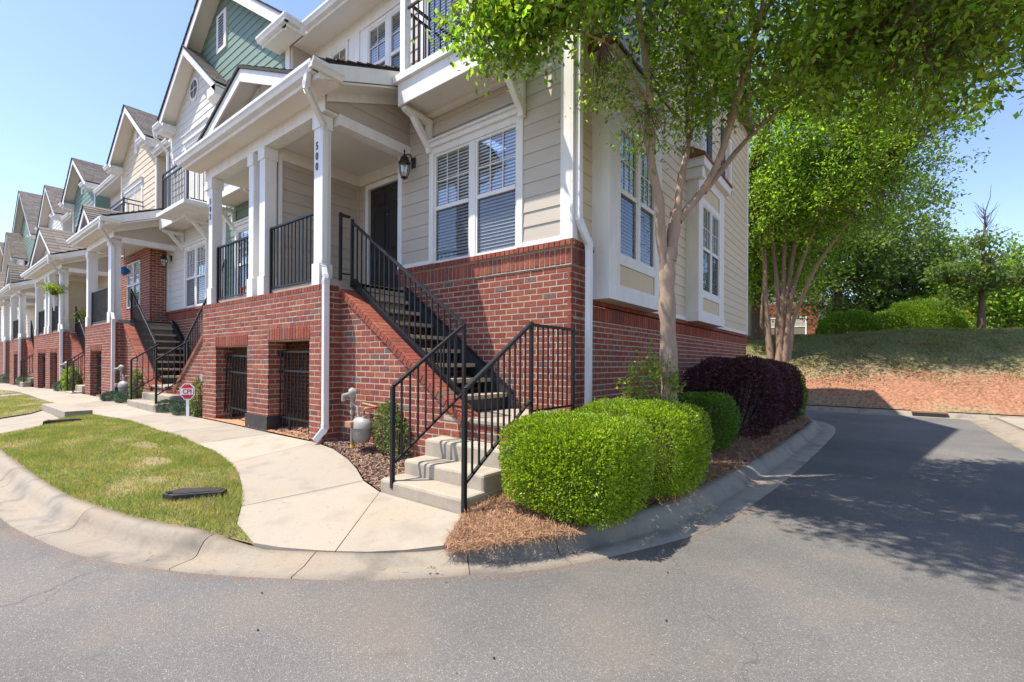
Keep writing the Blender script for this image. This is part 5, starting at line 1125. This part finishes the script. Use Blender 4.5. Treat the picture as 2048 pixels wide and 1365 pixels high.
# ------------------------------------------------------------------ small things
def gas_meter(x, y, z, label, s=1.0, pale=True):
    r = thing('gas_meter', label, 'gas meter', (x, y, z), 'gas meters by the brick walls'); a, b = ('metertop', 'meter')
    px = x - .16 * s
    MB().tube([(px, y, z - .1), (px, y, z + .33 * s), (px, y, z + .62 * s)], [.026 * s, .026 * s, .018 * s], 10).build('riser_pipe', b, r)
    MB().tube([(px, y, z + .02 * s), (px, y, z + .07 * s)], .029 * s, 10).build('yellow_band', 'yellow', r)
    MB().tube([(px, y, z + .5 * s), (px, y, z + .56 * s)], .03 * s, 8).bar((px - .05 * s, y, z + .53 * s), (px + .03 * s, y, z + .53 * s), .02 * s, .02 * s).build('shutoff_valve', a, r)
    MB().tube([(px - .02 * s, y - .05 * s, z + .80 * s), (px, y - .02 * s, z + .80 * s), (px + .03 * s, y + .03 * s, z + .79 * s)], [.05 * s, .085 * s, .06 * s], 16).tube([(px, y, z + .60 * s), (px, y, z + .80 * s)], .032 * s, 10).build('regulator', a, r)
    MB().tube([(px - .01 * s, y - .05 * s, z + .78 * s), (px - .03 * s, y - .14 * s, z + .76 * s)], [.035 * s, .03 * s], 10).tube([(px - .03 * s, y - .12 * s, z + .77 * s), (px - .03 * s, y - .12 * s, z + .69 * s)], .03 * s, 10).build('vent_cap', a, r)
    MB().tube([(px, y, z + .65 * s), (px + .10 * s, y, z + .63 * s), (px + .14 * s, y, z + .60 * s), (px + .14 * s, y, z + .50 * s)], .019 * s, 8).build('inlet_pipe', a, r)
    MB().tube([(px + .27 * s, y, z + .48 * s), (px + .27 * s, y, z + .57 * s), (px + .30 * s, y + .01, z + .60 * s), (px + .38 * s, y + .15 * s, z + .61 * s), (px + .02 * s, y + .16 * s, z + .64 * s)], .02 * s, 8).build('outlet_pipe', 'rust', r)
    bc = px + .225 * s; pr = [(.03, .12), (.12, .13), (.15, .19), (.165, .28), (.17, .33)]
    MB().lathe((bc, y, z), [(q * s, h * s) for q, h in pr], 12, True, .72).build('meter_body', b, r)
    MB().lathe((bc, y, z), [(.182 * s, .33 * s), (.182 * s, .36 * s), (.165 * s, .41 * s), (.12 * s, .455 * s), (.06 * s, .475 * s)], 12, True, .72).build('meter_head', a, r)
    MB().box(bc - .17 * s, bc - .02 * s, y - .16 * s, y - .07 * s, z + .335 * s, z + .42 * s).build('index_box', 'rust', r, bevel=.008)
    for dx in (-.065, .065): MB().tube([(bc + dx * s, y, z + .45 * s), (bc + dx * s, y, z + .50 * s)], .03 * s, 8).build('union_nut', a, r)
    return r
gas_meter(-5.22, 3.55, .30, 'weathered grey gas meter with a rusty index box, beside the nearest downspout', .92)
gas_meter(-16.2, 3.6, .36, 'grey gas meter beside the downspout of the second porch', 1.1)
gas_meter(-23.5, 3.6, .34, 'small grey gas meter beside the third porch', 1.2)
em = thing('electric_meter', 'grey round electric meter box on the brick wall left of the nearest porch', 'meter', (-10.42, 3.62, 1.1))
MB().box(-10.55, -10.33, 3.6, 3.74, .98, 1.2).build('meter_box', 'meter', em, bevel=.02); MB().tube([(-10.44, 3.6, 1.1), (-10.44, 3.52, 1.1)], .075, 14).build('meter_glass', 'metertop', em); MB().tube([(-10.40, 3.68, .98), (-10.40, 3.68, .35)], .02, 8).build('conduit', 'meter', em)
# security sign
sg = thing('yard_sign', 'red octagonal yard sign with white letters in the bed by the second staircase', 'sign', (-10.47, 3.3, .33))
FS = Fr((-10.47, 3.3), (.80, .60), (.60, -.80))
oc = [(.155 * math.cos(math.pi / 8 + k * math.pi / 4), .85 + .17 * math.sin(math.pi / 8 + k * math.pi / 4)) for k in range(8)]
oi = [(.138 * math.cos(math.pi / 8 + k * math.pi / 4), .85 + .152 * math.sin(math.pi / 8 + k * math.pi / 4)) for k in range(8)]
MB().prism(oc, -.006, .0, FS).build('sign_border', 'signw', sg); MB().prism(oi, .0005, .004, FS).build('sign_face', 'red', sg)
MB().box(-.118, .118, .0045, .006, .79, .91, FS).build('sign_band', 'signw', sg); text_obj('CPI', .125, 'red', sg, facing(FS, FS.p(0, .008, .848)), 'lettering', .004, .003)
MB().box(-.03, .03, -.012, -.007, .25, .70, FS).build('stake', 'signw', sg)
# wedge shaped plastic box in the lawn
def lawnbox(pts, z, h, label):
    r = thing('junction_box', label, 'box', (pts[0][0], pts[0][1], z)); c = sum((Vector(p) for p in pts), Vector((0, 0))) / len(pts)
    MB().slab(pts, lambda x, y: z + h, h + .05).build('box_body', 'plastic', r, bevel=.008)
    MB().slab([tuple(c + (Vector(p) - c) * .84) for p in pts], lambda x, y: z + h + .006, .005).build('box_lid', 'plastic', r)
    q = Vector(pts[0]) * .82 + c * .18; MB().box(q.x - .02, q.x + .05, q.y - .02, q.y + .02, z + h + .006, z + h + .012).build('latch', 'lampblk', r); return r
lawnbox([(-5.20, 1.44), (-5.06, 1.48), (-4.84, 1.82), (-4.90, 1.88), (-5.02, 1.86), (-5.28, 1.60)], .155, .062, 'long black plastic junction box lying in the near lawn')
lawnbox([(-12.5, 1.60), (-12.35, 1.55), (-12.35, 2.1), (-12.5, 2.1)], .24, .05, 'flat grey black junction box at the far edge of the near lawn')
# things on the porches
oc_ = thing('chair', 'small orange plastic chair on the porch numbered 502', 'chair', (-9.55, 4.1, 2.61))
MB().box(-9.75, -9.4, 3.95, 4.3, 2.86, 2.89).build('seat', 'orange', oc_, bevel=.01); MB().prism([(-9.75, 2.89), (-9.4, 2.89), (-9.45, 3.25), (-9.7, 3.25)], -4.32, -4.29, Fr((0, 0), (1, 0), (0, -1))).build('backrest', 'orange', oc_)
for (x, y) in ((-9.73, 3.97), (-9.42, 3.97), (-9.73, 4.28), (-9.42, 4.28)): MB().box(x - .02, x + .02, y - .02, y + .02, 2.606, 2.86).build('leg', 'orange', oc_)
def hang(x, y, z, ztop): return [(x, y, z), (x, y, ztop)]
bo = thing('hanging_ornament', 'blue glass hanging ornament under the ceiling of the second porch', 'ornament', (-18.9, 4.2, 4.25))
MB().tube(hang(-18.9, 4.2, 4.45, 5.0), .008, 5).build('cord', 'lampblk', bo); MB().lathe((-18.9, 4.2, 4.3), [(.02, -.14), (.10, -.09), (.16, -.02), (.16, .02), (.10, .09), (.02, .15)], 12).build('glass_bowl', 'blue', bo)
fb = thing('hanging_planter', 'green plant in a macrame hanger on the third porch', 'planter', (-24.4, 3.35, 4.0))
MB().tube(hang(-24.4, 3.35, 3.75, 4.9), .012, 5).build('cord', 'cord', fb); MB().lathe((-24.4, 3.35, 4.0), [(.05, -.12), (.12, 0), (.14, .08)], 10).build('pot', 'pot', fb)
P = rng.normal(size=(700, 3)) * [.16, .14, .10] + [-24.4, 3.35, 4.12]; leaves('foliage', P, .09, 'sprout', fb)
MB().tube([(-24.4, 3.35, 3.88), (-24.4, 3.35, 3.3)], [.05, .02], 6).build('tassel', 'cord', fb)
pl = thing('potted_plant', 'potted plant with white flowers on the third porch', 'plant', (-23.6, 4.2, 2.6)); MB().lathe((-23.6, 4.2, 2.6), [(.12, 0), (.18, .3)], 10).build('pot', 'pot', pl)
P = rng.normal(size=(500, 3)) * [.2, .2, .16] + [-23.6, 4.2, 3.1]; leaves('foliage', P, .10, 'sprout', pl)
# fallen leaves on the gutter by the ramp
fl = leaves('fallen_leaves', np.column_stack([rng.normal(-2.33, .03, 6), rng.normal(2.16, .025, 6), np.full(6, .05)]), .035, 'ivy', None, wid=.5, d=np.tile([1., .4, 0], (6, 1)) * rng.choice([-1, 1], (6, 1)), nrm=np.tile([0, 0, 3.], (6, 1))); tag(fl, 'few pale green fallen leaves on the concrete ramp', 'leaves')
pb = MB()
for (x, y) in ((-2.6, 1.15), (-1.45, 1.75), (-3.0, 1.35), (-.9, 2.6), (-1.1, 3.2), (-.35, 2.3)):
    pb.lathe((x, y, .004), [(.004, 0), (.007, .003), (.004, .006)], 6)
tag(pb.build('pebble', 'plastic', None, kind='stuff'), 'scattered dark pebbles on the asphalt', 'pebbles')
# ------------------------------------------------------------------ foliage helpers
def shellpts(c, r, n, flat=0, e=2.6):
    """points on a lumpy superellipsoid with outward directions"""
    d = rng.normal(size=(n, 3)); d /= np.linalg.norm(d, axis=1)[:, None]
    k = (np.abs(d) ** e).sum(1) ** (-1 / e); p = d * k[:, None]
    lump = 1 + .035 * np.sin(d[:, 0] * 9 + d[:, 2] * 5) + .03 * np.sin(d[:, 1] * 11 + 2) + .02 * np.sin(d[:, 2] * 13 + d[:, 0] * 7)
    gap = np.sin(d[:, 0] * 23 + 3 * np.sin(d[:, 2] * 9)) * np.sin(d[:, 1] * 19 + 2 * np.sin(d[:, 0] * 11)) * np.sin(d[:, 2] * 21 + 1)
    depth = 1 - np.abs(rng.normal(size=n)) * .055 - np.clip(gap - .25, 0, 1) * .16 + np.clip(-gap - .5, 0, 1) * .05 - (rng.uniform(size=n) < .1) * rng.uniform(0, .25, n) + (rng.uniform(size=n) < .04) * rng.uniform(0, .05, n)
    return np.array(c) + p * np.array(r) * (lump * depth)[:, None], d
def hedge(name, label, cat, parts, n, size, m, base, group=None, e=3.2, wid=.55, zmin=None):
    r = thing(name, label, cat, base, group); PP = []; DD = []
    tot = sum(q[1][0] * q[1][2] + q[1][1] * q[1][2] + q[1][0] * q[1][1] for q in parts)
    for c, rad in parts:
        k = int(n * (rad[0] * rad[2] + rad[1] * rad[2] + rad[0] * rad[1]) / tot); p, d = shellpts(c, rad, k, e=e); PP.append(p); DD.append(d)
    P = np.concatenate(PP); D = np.concatenate(DD); keep = P[:, 2] > (base[2] + .03 if zmin is None else zmin); P = P[keep]; D = D[keep]
    V, F = leafgeo(P, np.full(len(P), size), d=D * .9 + np.array([0, 0, .35]), wid=wid, fold=.35); fastmesh('foliage', V, F, m, r)
    mb = MB()
    for c, rad in parts:
        for k in range(26):
            a = rng.uniform(0, 6.28); q = rng.uniform(.2, .9); tip = Vector((c[0] + math.cos(a) * rad[0] * q, c[1] + math.sin(a) * rad[1] * q, c[2] + rad[2] * rng.uniform(.1, .8)))
            b0 = Vector((c[0] + math.cos(a) * rad[0] * q * .25, c[1] + math.sin(a) * rad[1] * q * .25, base[2] - .05)); mb.tube([b0, (b0 + tip) / 2 + Vector((0, 0, -.05)), tip], [.012, .009, .004], 4)
    mb.build('stems', 'twig', r); return r
hedge('boxwood_hedge', 'bright green clipped boxwood mound nearest the concrete steps', 'hedge', [((-2.17, 3.52, .61), (.40, .47, .37)), ((-1.82, 3.54, .58), (.36, .49, .39)), ((-1.97, 3.50, .57), (.43, .44, .36))], 62000, .027, 'box', (-2.0, 3.5, .14), 'boxwood mounds by the steps', e=4.2)
hedge('boxwood_hedge', 'bright green clipped boxwood mound behind the nearest one, under the tree', 'hedge', [((-1.95, 4.55, .62), (.60, .52, .42)), ((-1.66, 4.72, .60), (.36, .50, .40))], 46000, .026, 'box', (-1.9, 4.6, .14), 'boxwood mounds by the steps', e=4.2)
hedge('boxwood_hedge', 'small rounded dark green boxwood between the tree trunk and the purple hedge', 'hedge', [((-1.92, 7.05, .62), (.42, .55, .38))], 17000, .032, 'boxd', (-1.9, 7.1, .2), 'boxwood mounds by the steps')
hedge('purple_hedge', 'tall dark purple loropetalum hedge along the side of the tan townhouse', 'hedge', [((-1.98, 9.2, .84), (.70, 1.05, .68)), ((-1.95, 10.9, .82), (.68, 1.2, .66)), ((-1.85, 12.1, .80), (.62, .9, .64))], 60000, .05, 'purple', (-2, 10.5, .2), e=3.6, wid=.5)
hedge('green_shrub', 'green vine shrub growing at the road end of the purple hedge', 'shrub', [((-1.32, 12.5, .72), (.16, .35, .5))], 1300, .06, 'boxd', (-1.4, 12.6, .2), e=2.2)
for c, rad, n, sz, m_, lab in (((-.75, 25.9, 2.85), (1.25, 1.3, .95), 15000, .095, 'mound', 'lower dark green clipped mound at the top of the bank'),
        ((1.65, 27.0, 2.95), (1.6, 1.5, 1.25), 24000, .095, 'mound', 'large rounded green clipped mound at the top of the bank'),
        ((2.3, 31.0, 3.2), (1.7, 1.5, 1.6), 14000, .11, 'lime', 'yellow green shrub mound behind the large clipped mound')):
    hedge('clipped_shrub', lab, 'shrub', [(c, rad)], n, sz, m_, (c[0], c[1], c[2] - rad[2] * .6), 'rounded shrubs on the bank', e=2.1)
hedge('climbing_shrub', 'variegated leafy shrub growing against the brick stair wall', 'shrub', [((-4.80, 3.66, .60), (.20, .09, .30)), ((-4.58, 3.66, .50), (.18, .08, .26)), ((-4.70, 3.66, .84), (.10, .06, .12))], 1900, .042, 'ivy', (-4.75, 3.6, .27), e=2.2, wid=.6)
for (x, y, z, rx, rz, lab) in ((-12.2, 3.55, .42, .5, .13, 'low blue green plant by the step block of the second staircase'), (-11.3, 3.6, .42, .45, .13, 'low blue green plant under the red sign'), (-15.4, 3.55, .45, .5, .15, 'low blue green plant right of the second porch downspout'),
        (-16.3, 3.45, .45, .35, .12, 'low green plant at the foot of the second porch downspout'), (-23.0, 3.45, .48, .6, .2, 'yellowish low grass clump by the third porch'), (-32.5, 3.5, .4, 1.6, .25, 'low blue green plant beyond the third porch'), (-40.5, 3.5, .3, 1.2, .25, 'low blue green plant at the far end')):
    hedge('ground_cover_plant', lab, 'plant', [((x, y, z), (rx, .28, rz))], 2600, .07, 'juniper', (x, y, z - rz), 'low plants along the sidewalk', e=2.0, wid=.16)
hedge('shrub', 'small variegated shrub below the electric meter', 'shrub', [((-10.55, 3.55, .70), (.2, .15, .38))], 1500, .05, 'ivy', (-10.55, 3.55, .33), e=2.0, wid=.5)
hedge('shrub', 'small green shrub behind the railing of the second staircase', 'shrub', [((-14.6, 3.5, .8), (.16, .12, .4))], 800, .06, 'ivy', (-14.6, 3.5, .4), e=2.0)
hedge('shrub', 'green leafy plant by the third staircase', 'shrub', [((-22.3, 3.5, .75), (.35, .2, .4))], 900, .09, 'sprout', (-22.3, 3.5, .4), e=2.0)
def crown(root, ells, size, m, skel=None, per=26, sig=.2, name='crown', twig='twig', wid=.42, droop=.25, tw=.006, dens=None):
    cs = []; 
    for (c, r, n) in ells:
        k = n // per; d = rng.normal(size=(k, 3)); d /= np.linalg.norm(d, axis=1)[:, None]; rad = rng.uniform(0, 1, k) ** (1 / 2.2)
        p = np.array(c) + d * rad[:, None] * np.array(r)
        lump = np.sin(p[:, 0] * 2.3 + 1.1) + np.sin(p[:, 1] * 2.7 + .4) + np.sin(p[:, 2] * 2.9); p = p[lump > -1.25]; cs.append(p)
    Cc = np.concatenate(cs); k = len(Cc)
    dirs = rng.normal(size=(k, 3)) * [1, 1, .5]; dirs[:, 2] -= .25; dirs /= np.linalg.norm(dirs, axis=1)[:, None]
    t = rng.uniform(-1, 1, (k, per, 1)); P = Cc[:, None, :] + dirs[:, None, :] * t * sig * 1.5 + rng.normal(size=(k, per, 3)) * sig * .42; P = P.reshape(-1, 3)
    V, F = leafgeo(P, np.full(len(P), size), wid=wid, droop=droop, fold=.3, nrm=np.tile([0, 0, .9], (len(P), 1)))
    fastmesh(name, V, F, m, root)
    if skel is not None:
        sk = np.array(skel); V = []; F = []
        D = np.linalg.norm(Cc[:, None] - sk[None], axis=2); j = D.argmin(1); o = 0
        for i in range(k):
            a, b = Vector(sk[j[i]]), Vector(Cc[i]); mid = (a + b) / 2 + Vector(rng.normal(size=3)) * .08 * (b - a).length; L = (b - a).length
            w0 = min(.018, tw * (1 + L)); pts = [(a, w0), (mid, w0 * .7), (b + Vector(dirs[i]) * sig, w0 * .3)]
            for p, w_ in pts:
                for q in range(3): V.append(p + Vector((math.cos(q * 2.09), math.sin(q * 2.09), .3 * math.sin(q * 2.09))) * w_)
            for s_ in range(2):
                for q in range(3):
                    A = o + s_ * 3 + q; B_ = o + s_ * 3 + (q + 1) % 3; F.append((A, B_, B_ + 3)); F.append((A, B_ + 3, A + 3))
            o += 9
        fastmesh('twigs', np.array([tuple(v) for v in V]), np.array(F), twig, root)
def limb(mb, pts, r0, r1, n=9):
    p = [Vector(q) for q in pts]; q = [2 * p[0] - p[1]] + p + [2 * p[-1] - p[-2]]; out = []
    for i in range(1, len(q) - 2):
        for k in range(4):
            t = k / 4; a, b, c, d = q[i - 1], q[i], q[i + 1], q[i + 2]; out.append(.5 * ((2 * b) + (c - a) * t + (2 * a - 5 * b + 4 * c - d) * t * t + (3 * b - a - 3 * c + d) * t ** 3))
    out.append(p[-1]); m_ = len(out)
    rr = [(r0 + (r1 - r0) * (i / (m_ - 1)) ** .8) * (1 + .10 * math.sin(i * 1.7 + p[0].x * 9)) for i in range(m_)]
    mb.tube(out, rr, n); return [tuple(v) for v in out]
# ------------------------------------------------------------------ crape myrtle in the straw bed
T = thing('crape_myrtle', 'smooth barked crape myrtle with forked trunk rising from the straw bed beside the bay windows', 'tree', (-1.95, 5.69, .2)); sk = []
t1 = MB(); limb(t1, [(-1.95, 5.69, .15), (-1.95, 5.69, .79), (-1.96, 5.69, 1.61), (-1.975, 5.67, 2.23), (-1.97, 5.67, 2.62), (-1.94, 5.69, 2.85)], .108, .09, 14)
t1.tube([(-1.95, 5.69, .1), (-1.95, 5.69, .3)], [.17, .12], 12); t1.build('trunk', 'bark', T)
mb = MB(); s_ = limb(mb, [(-1.985, 5.665, 2.45), (-2.02, 5.58, 3.01), (-2.02, 5.51, 3.42), (-2.08, 5.41, 3.82), (-2.09, 5.33, 4.33), (-2.06, 5.29, 4.65), (-2.1, 5.2, 5.15), (-2.16, 5.1, 5.8), (-2.1, 4.9, 6.8)], .068, .028); sk += s_[18:]; mb.build('limb', 'bark', T)
mb = MB(); s_ = limb(mb, [(-1.95, 5.68, 2.7), (-1.91, 5.72, 3.1), (-1.89, 5.74, 3.3)], .08, .07); mb.build('limb', 'bark', T)
for pts, r0 in (([(-1.89, 5.74, 3.25), (-1.85, 5.82, 3.78), (-1.82, 5.92, 4.11), (-1.81, 6.05, 4.79), (-1.89, 6.12, 5.75), (-1.7, 6.2, 6.9)], .055),
                ([(-1.87, 5.76, 3.2), (-1.62, 5.95, 3.60), (-1.44, 5.96, 3.95), (-1.3, 5.94, 4.45), (-1.12, 5.95, 5.15), (-.83, 6.05, 5.8), (-.5, 6.1, 6.8)], .052),
                ([(-1.62, 5.95, 3.55), (-1.25, 6.5, 4.3), (-.7, 7.0, 5.0), (0, 7.5, 5.7), (.8, 7.8, 6.2)], .04), ([(-1.44, 5.96, 3.9), (-1.05, 5.6, 4.8), (-.7, 5.0, 5.7), (-.6, 4.2, 6.5)], .035),
                ([(-2.07, 5.31, 4.5), (-2.25, 4.75, 4.9), (-2.6, 4.25, 5.02), (-3.0, 3.8, 4.98), (-3.2, 3.6, 5.1)], .022), ([(-2.1, 5.2, 5.1), (-1.9, 4.5, 5.7), (-1.5, 3.6, 6.2)], .026), ([(-1.3, 5.94, 4.5), (-.5, 6.3, 4.9), (.5, 6.9, 5.0), (1.3, 7.4, 5.3)], .03)):
    mb = MB(); s_ = limb(mb, pts, r0, r0 * .3); sk += s_[len(s_) // 3:]; mb.build('limb', 'bark', T)
crown(T, [((-1.0, 5.75, 6.0), (1.65, 1.6, 1.85), 26000), ((.3, 6.9, 5.5), (1.6, 1.5, 1.35), 17000), ((-1.2, 3.5, 6.5), (2.0, 1.5, .8), 20000), ((-2.85, 3.85, 5.15), (.95, .5, .62), 6000), ((1.45, 7.6, 6.1), (1.4, 1.3, 1.2), 6500), ((2.0, 8.0, 6.0), (1.2, 1.2, 1.3), 5500), ((.9, 3.6, 6.4), (1.9, 1.9, .8), 20000), ((1.6, 6.4, 7.2), (1.6, 1.6, .7), 6000), ((-2.4, 4.6, 5.75), (.6, .5, .7), 2200), ((-.3, 4.6, 6.8), (1.6, 1.2, .8), 8000)],
      .084, 'crown', sk, wid=.54, per=24, sig=.19)
crown(T, [((-2.02, 5.2, 4.1), (.35, .3, .35), 500), ((-2.3, 4.75, 4.55), (.35, .3, .3), 700), ((-1.55, 5.9, 4.25), (.5, .4, .4), 1100)], .06, 'crown', sk, per=14, sig=.14, name='hanging_leaves')
P, D = shellpts((-2.12, 5.50, 1.12), (.34, .3, .36), 800, e=1.8); P = np.concatenate([P + rng.normal(size=P.shape) * .05, rng.normal(size=(60, 3)) * [.03, .03, .16] + [-2.06, 5.40, 1.45], rng.normal(size=(40, 3)) * [.04, .03, .10] + [-1.80, 5.45, 1.25]])
leaves('basal_sprouts', P, .06, 'sprout', T, wid=.55)
mb = MB()
for k in range(14):
    a = rng.uniform(0, 6.28); mb.tube([(-1.97, 5.62, .3), (-2.02 + .12 * math.cos(a), 5.55 + .12 * math.sin(a), .9), (-2.06 + .3 * math.cos(a), 5.5 + .25 * math.sin(a), 1.4 + .3 * rng.uniform())], [.006, .005, .002], 4)
mb.build('sprout_stems', 'twig', T)
# ------------------------------------------------------------------ crape myrtle on the bank
T = thing('crape_myrtle', 'many stemmed crape myrtle fanning out at the foot of the bank behind the purple hedge', 'tree', (-2.7, 20, 1.5)); sk = []
for (bx, by, m1, m2, tp, r0) in ((-2.95, 19.9, (-3.15, 19.8, 4.2), (-3.25, 19.8, 6.5), (-4.3, 19.5, 9.8), .09), (-2.8, 20.1, (-2.75, 20, 4), (-3.0, 19.9, 6.5), (-3.4, 20, 10), .11), (-2.7, 19.9, (-2.6, 20, 4), (-2.55, 20, 6.5), (-2.4, 20.3, 10.5), .12),
        (-2.6, 20.1, (-2.45, 20, 4), (-2.2, 20.2, 6.3), (-1.5, 20.5, 10), .12), (-2.55, 19.9, (-2.3, 19.9, 4), (-1.7, 19.8, 6), (-.4, 19.5, 9), .10), (-2.45, 20, (-2.2, 19.9, 3.2), (-1.5, 19.5, 4.9), (.6, 19.2, 8), .10), (-2.65, 20, (-2.5, 20.2, 4.4), (-2.1, 20.4, 7), (-1.9, 20.8, 10.6), .08), (-3.0, 20.1, (-3.3, 19.9, 3), (-3.2, 19.8, 5), (-3.6, 19.2, 8.5), .07)):
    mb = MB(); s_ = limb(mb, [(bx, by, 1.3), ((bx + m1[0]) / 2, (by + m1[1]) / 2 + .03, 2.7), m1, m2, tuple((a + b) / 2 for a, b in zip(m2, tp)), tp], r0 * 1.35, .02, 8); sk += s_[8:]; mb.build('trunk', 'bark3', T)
crown(T, [((-2.2, 19.6, 8.3), (3.7, 3.0, 3.0), 30000), ((.1, 19.4, 8.2), (2.5, 2.4, 2.5), 15000), ((-1.2, 19.2, 11.3), (3.8, 3, 2.8), 15000), ((1.5, 19.2, 10.6), (1.7, 2, 2.6), 6000)], .135, 'crown', sk, per=26, sig=.33, tw=.01)
def tree(label, x, y, z, h, r, cc, cr, n, size, m, bark='bark2', lean=0, group=None, seed=3, layers=False, name='shade_tree', sig=.5):
    T = thing(name, label, 'tree', (x, y, z), group); sk = []
    mb = MB(); s_ = limb(mb, [(x, y, z - .2), (x + lean * .1, y, z + h * .25), (x + lean * .3, y, z + h * .45), (x + lean * .6, y, z + h * .75), (x + lean, y, z + h)], r, r * .15, 12)
    sk += s_[6:]; mb.build('trunk', bark, T)
    mb = MB(); rr = random.Random(seed)
    for i in range(9 if not layers else 5):
        q = s_[len(s_) * (3 + i % (6 if not layers else 3)) // 10 + 1]; a = i * 2.4 + rr.uniform(-.4, .4); L = cr[0] * rr.uniform(.6, .95) * (.6 if layers else 1)
        s2 = limb(mb, [q, (q[0] + math.cos(a) * L * .4, q[1] + math.sin(a) * L * .4, q[2] + L * .25), (q[0] + math.cos(a) * L, q[1] + math.sin(a) * L, q[2] + L * (.15 if layers else .5))], r * .38, r * .06, 6); sk += s2[4:]
    mb.build('limbs', bark, T)
    if layers:
        mb = MB(); rr = random.Random(seed + 5)
        for i in range(46):
            q = Vector(rr.choice(sk)); q = q if q.z > z + h * .45 else Vector((x + lean, y, z + h * rr.uniform(.6, 1)))
            a = rr.uniform(0, 6.28); L = rr.uniform(.3, .9); v = Vector((math.cos(a) * L * .5, math.sin(a) * L * .5, L * rr.uniform(.4, 1)))
            mb.tube([q, q + v * .5 + Vector((rr.uniform(-.08, .08), 0, 0)), q + v], [.016, .010, .004], 4)
        mb.build('bare_twigs', bark, T)
    crown(T, [(cc, cr, n)] if not layers else layers, size, m, sk, per=30, sig=sig, tw=.014, wid=.6); return T
tree('broad maple with dark ridged trunk and bright green crown behind the many stemmed crape myrtle', -3.9, 22.6, 2.2, 7, .34, (-3.6, 22.3, 7.4), (3.6, 3, 3.6), 42000, .15, 'maple')
tree('shaded tree behind the clipped mounds, left of centre', -1.5, 33, 2.9, 8, .3, (-1.2, 33, 8.3), (4.6, 4, 4.6), 26000, .22, 'farleaf', group='trees beyond the bank')
tree('shaded tree behind the large clipped mound', 3.2, 36, 2.9, 5, .3, (1.2, 36, 6.3), (3.6, 3.6, 3.2), 20000, .24, 'farleaf', group='trees beyond the bank')
tree('dark tree with thinning bare top standing alone on the bank at the right', 3.3, 24.6, 2.6, 4.6, .14, None, (2.2, 2, 2), 0, .15, 'farleaf', lean=.1, layers=[((3.9, 24.6, 4.6), (1.6, 1.3, .4), 2600), ((2.7, 24.6, 5.0), (1.1, 1.0, .3), 1300), ((4.3, 24.8, 5.6), (1.2, 1, .35), 1500), ((3.2, 24.5, 6.0), (.9, .8, .3), 700), ((2.6, 24.5, 4.0), (.8, .8, .3), 600)], sig=.3)
tree('rounded green tree behind the dark tree on the bank', 5.2, 32, 2.9, 3.6, .16, (5.0, 32, 5.0), (2.6, 2.2, 1.9), 15000, .18, 'maple')
tree('pale flowering shrub like tree at the right edge', 7.6, 33, 2.9, 3, .14, (7.4, 33, 4.9), (2.4, 2, 1.8), 9000, .16, 'juniper')
k = 0
for (x, y, h, rx, lab) in ((-14, 60, 9, 6, 'leftmost'), (-5, 66, 9, 6, 'second'), (3, 62, 8.5, 6, 'third'), (11, 70, 9, 7, 'fourth'), (20, 64, 8, 6, 'fifth'), (30, 66, 9, 7, 'rightmost')):
    h *= .72; tree('%s of the hazy trees along the far horizon at the right' % lab, x, y, 3, h * .7, .3, (x, y, 3 + h * .45), (rx, rx, h * .5), 9000, .45, 'farleaf', group='trees on the far horizon', sig=.8)
tree('green tree top showing above the farthest roofs at the left', -78, 24, 0, 19, .5, (-78, 24, 16), (6, 6, 5), 6000, .6, 'maple', sig=.8)
# lamp post, far buildings
lp = thing('street_lamp', 'thin white street lamp post behind the clipped mounds', 'street lamp', (.4, 40.7, 2.9))
MB().tube([(.4, 40.7, 2.8), (.4, 40.7, 4.3)], .09, 8).build('pole', 'signw', lp); MB().lathe((.4, 40.7, 4.3), [(.09, 0), (.16, .1), (.16, .45), (.05, .6)], 8).build('lamp_head', 'signw', lp)
def farhouse(label, x0, x1, y0, y1, z0, z1, wins, m='brick', shut=None):
    r = thing('brick_house', label, 'building', ((x0 + x1) / 2, (y0 + y1) / 2, z0)); F = front(y0)
    mb = MB(); mb.box(x0, x1, y0 + .02, y1, z0 - 1, z1); mb.build('wall', 'mortar', r); 
    b = Bricks(); b.wall(F, x0, x1, z0, z1, course=.16, length=.42, holes=[(a - .6, a + .6, c - .8, c + .8) for a, c in wins], zref=z0)
    b.wall(Fr((x1, 0), (0, 1), (1, 0)), y0, min(y1, y0 + 8), z0, z1, course=.16, length=.42, zref=z0); b.finish(r, 0)
    for a, c in wins: window(r, F, a - .5, a + .5, c - .75, c + .75, sashes=1, trim=.08, slat=.2)
    if shut:
        for a in shut:
            s = MB().box(a, a + .55, .03, .08, z0 + .3, z0 + 2.2, F).build('shutter', 'green', r)
    MB().prism([(x0 - .5, z1), (x1 + .5, z1), ((x0 + x1) / 2, z1 + 3)], -y1, -y0 + .5, Fr((0, 0), (1, 0), (0, -1))).build('roof', 'shingle', r); return r
farhouse('brick house seen between the tree trunks beyond the bank', -14, -3.4, 46, 54, 2.9, 9, [(-4.8, 4.6), (-7, 4.6), (-9.5, 4.6), (-4.8, 7.4), (-7, 7.4)])
farhouse('corner of a brick house with dark green shutters, just beyond the tan townhouse', -13, -5.75, 29, 36, 2.6, 8, [(-8, 4.4)], shut=[-6.75])
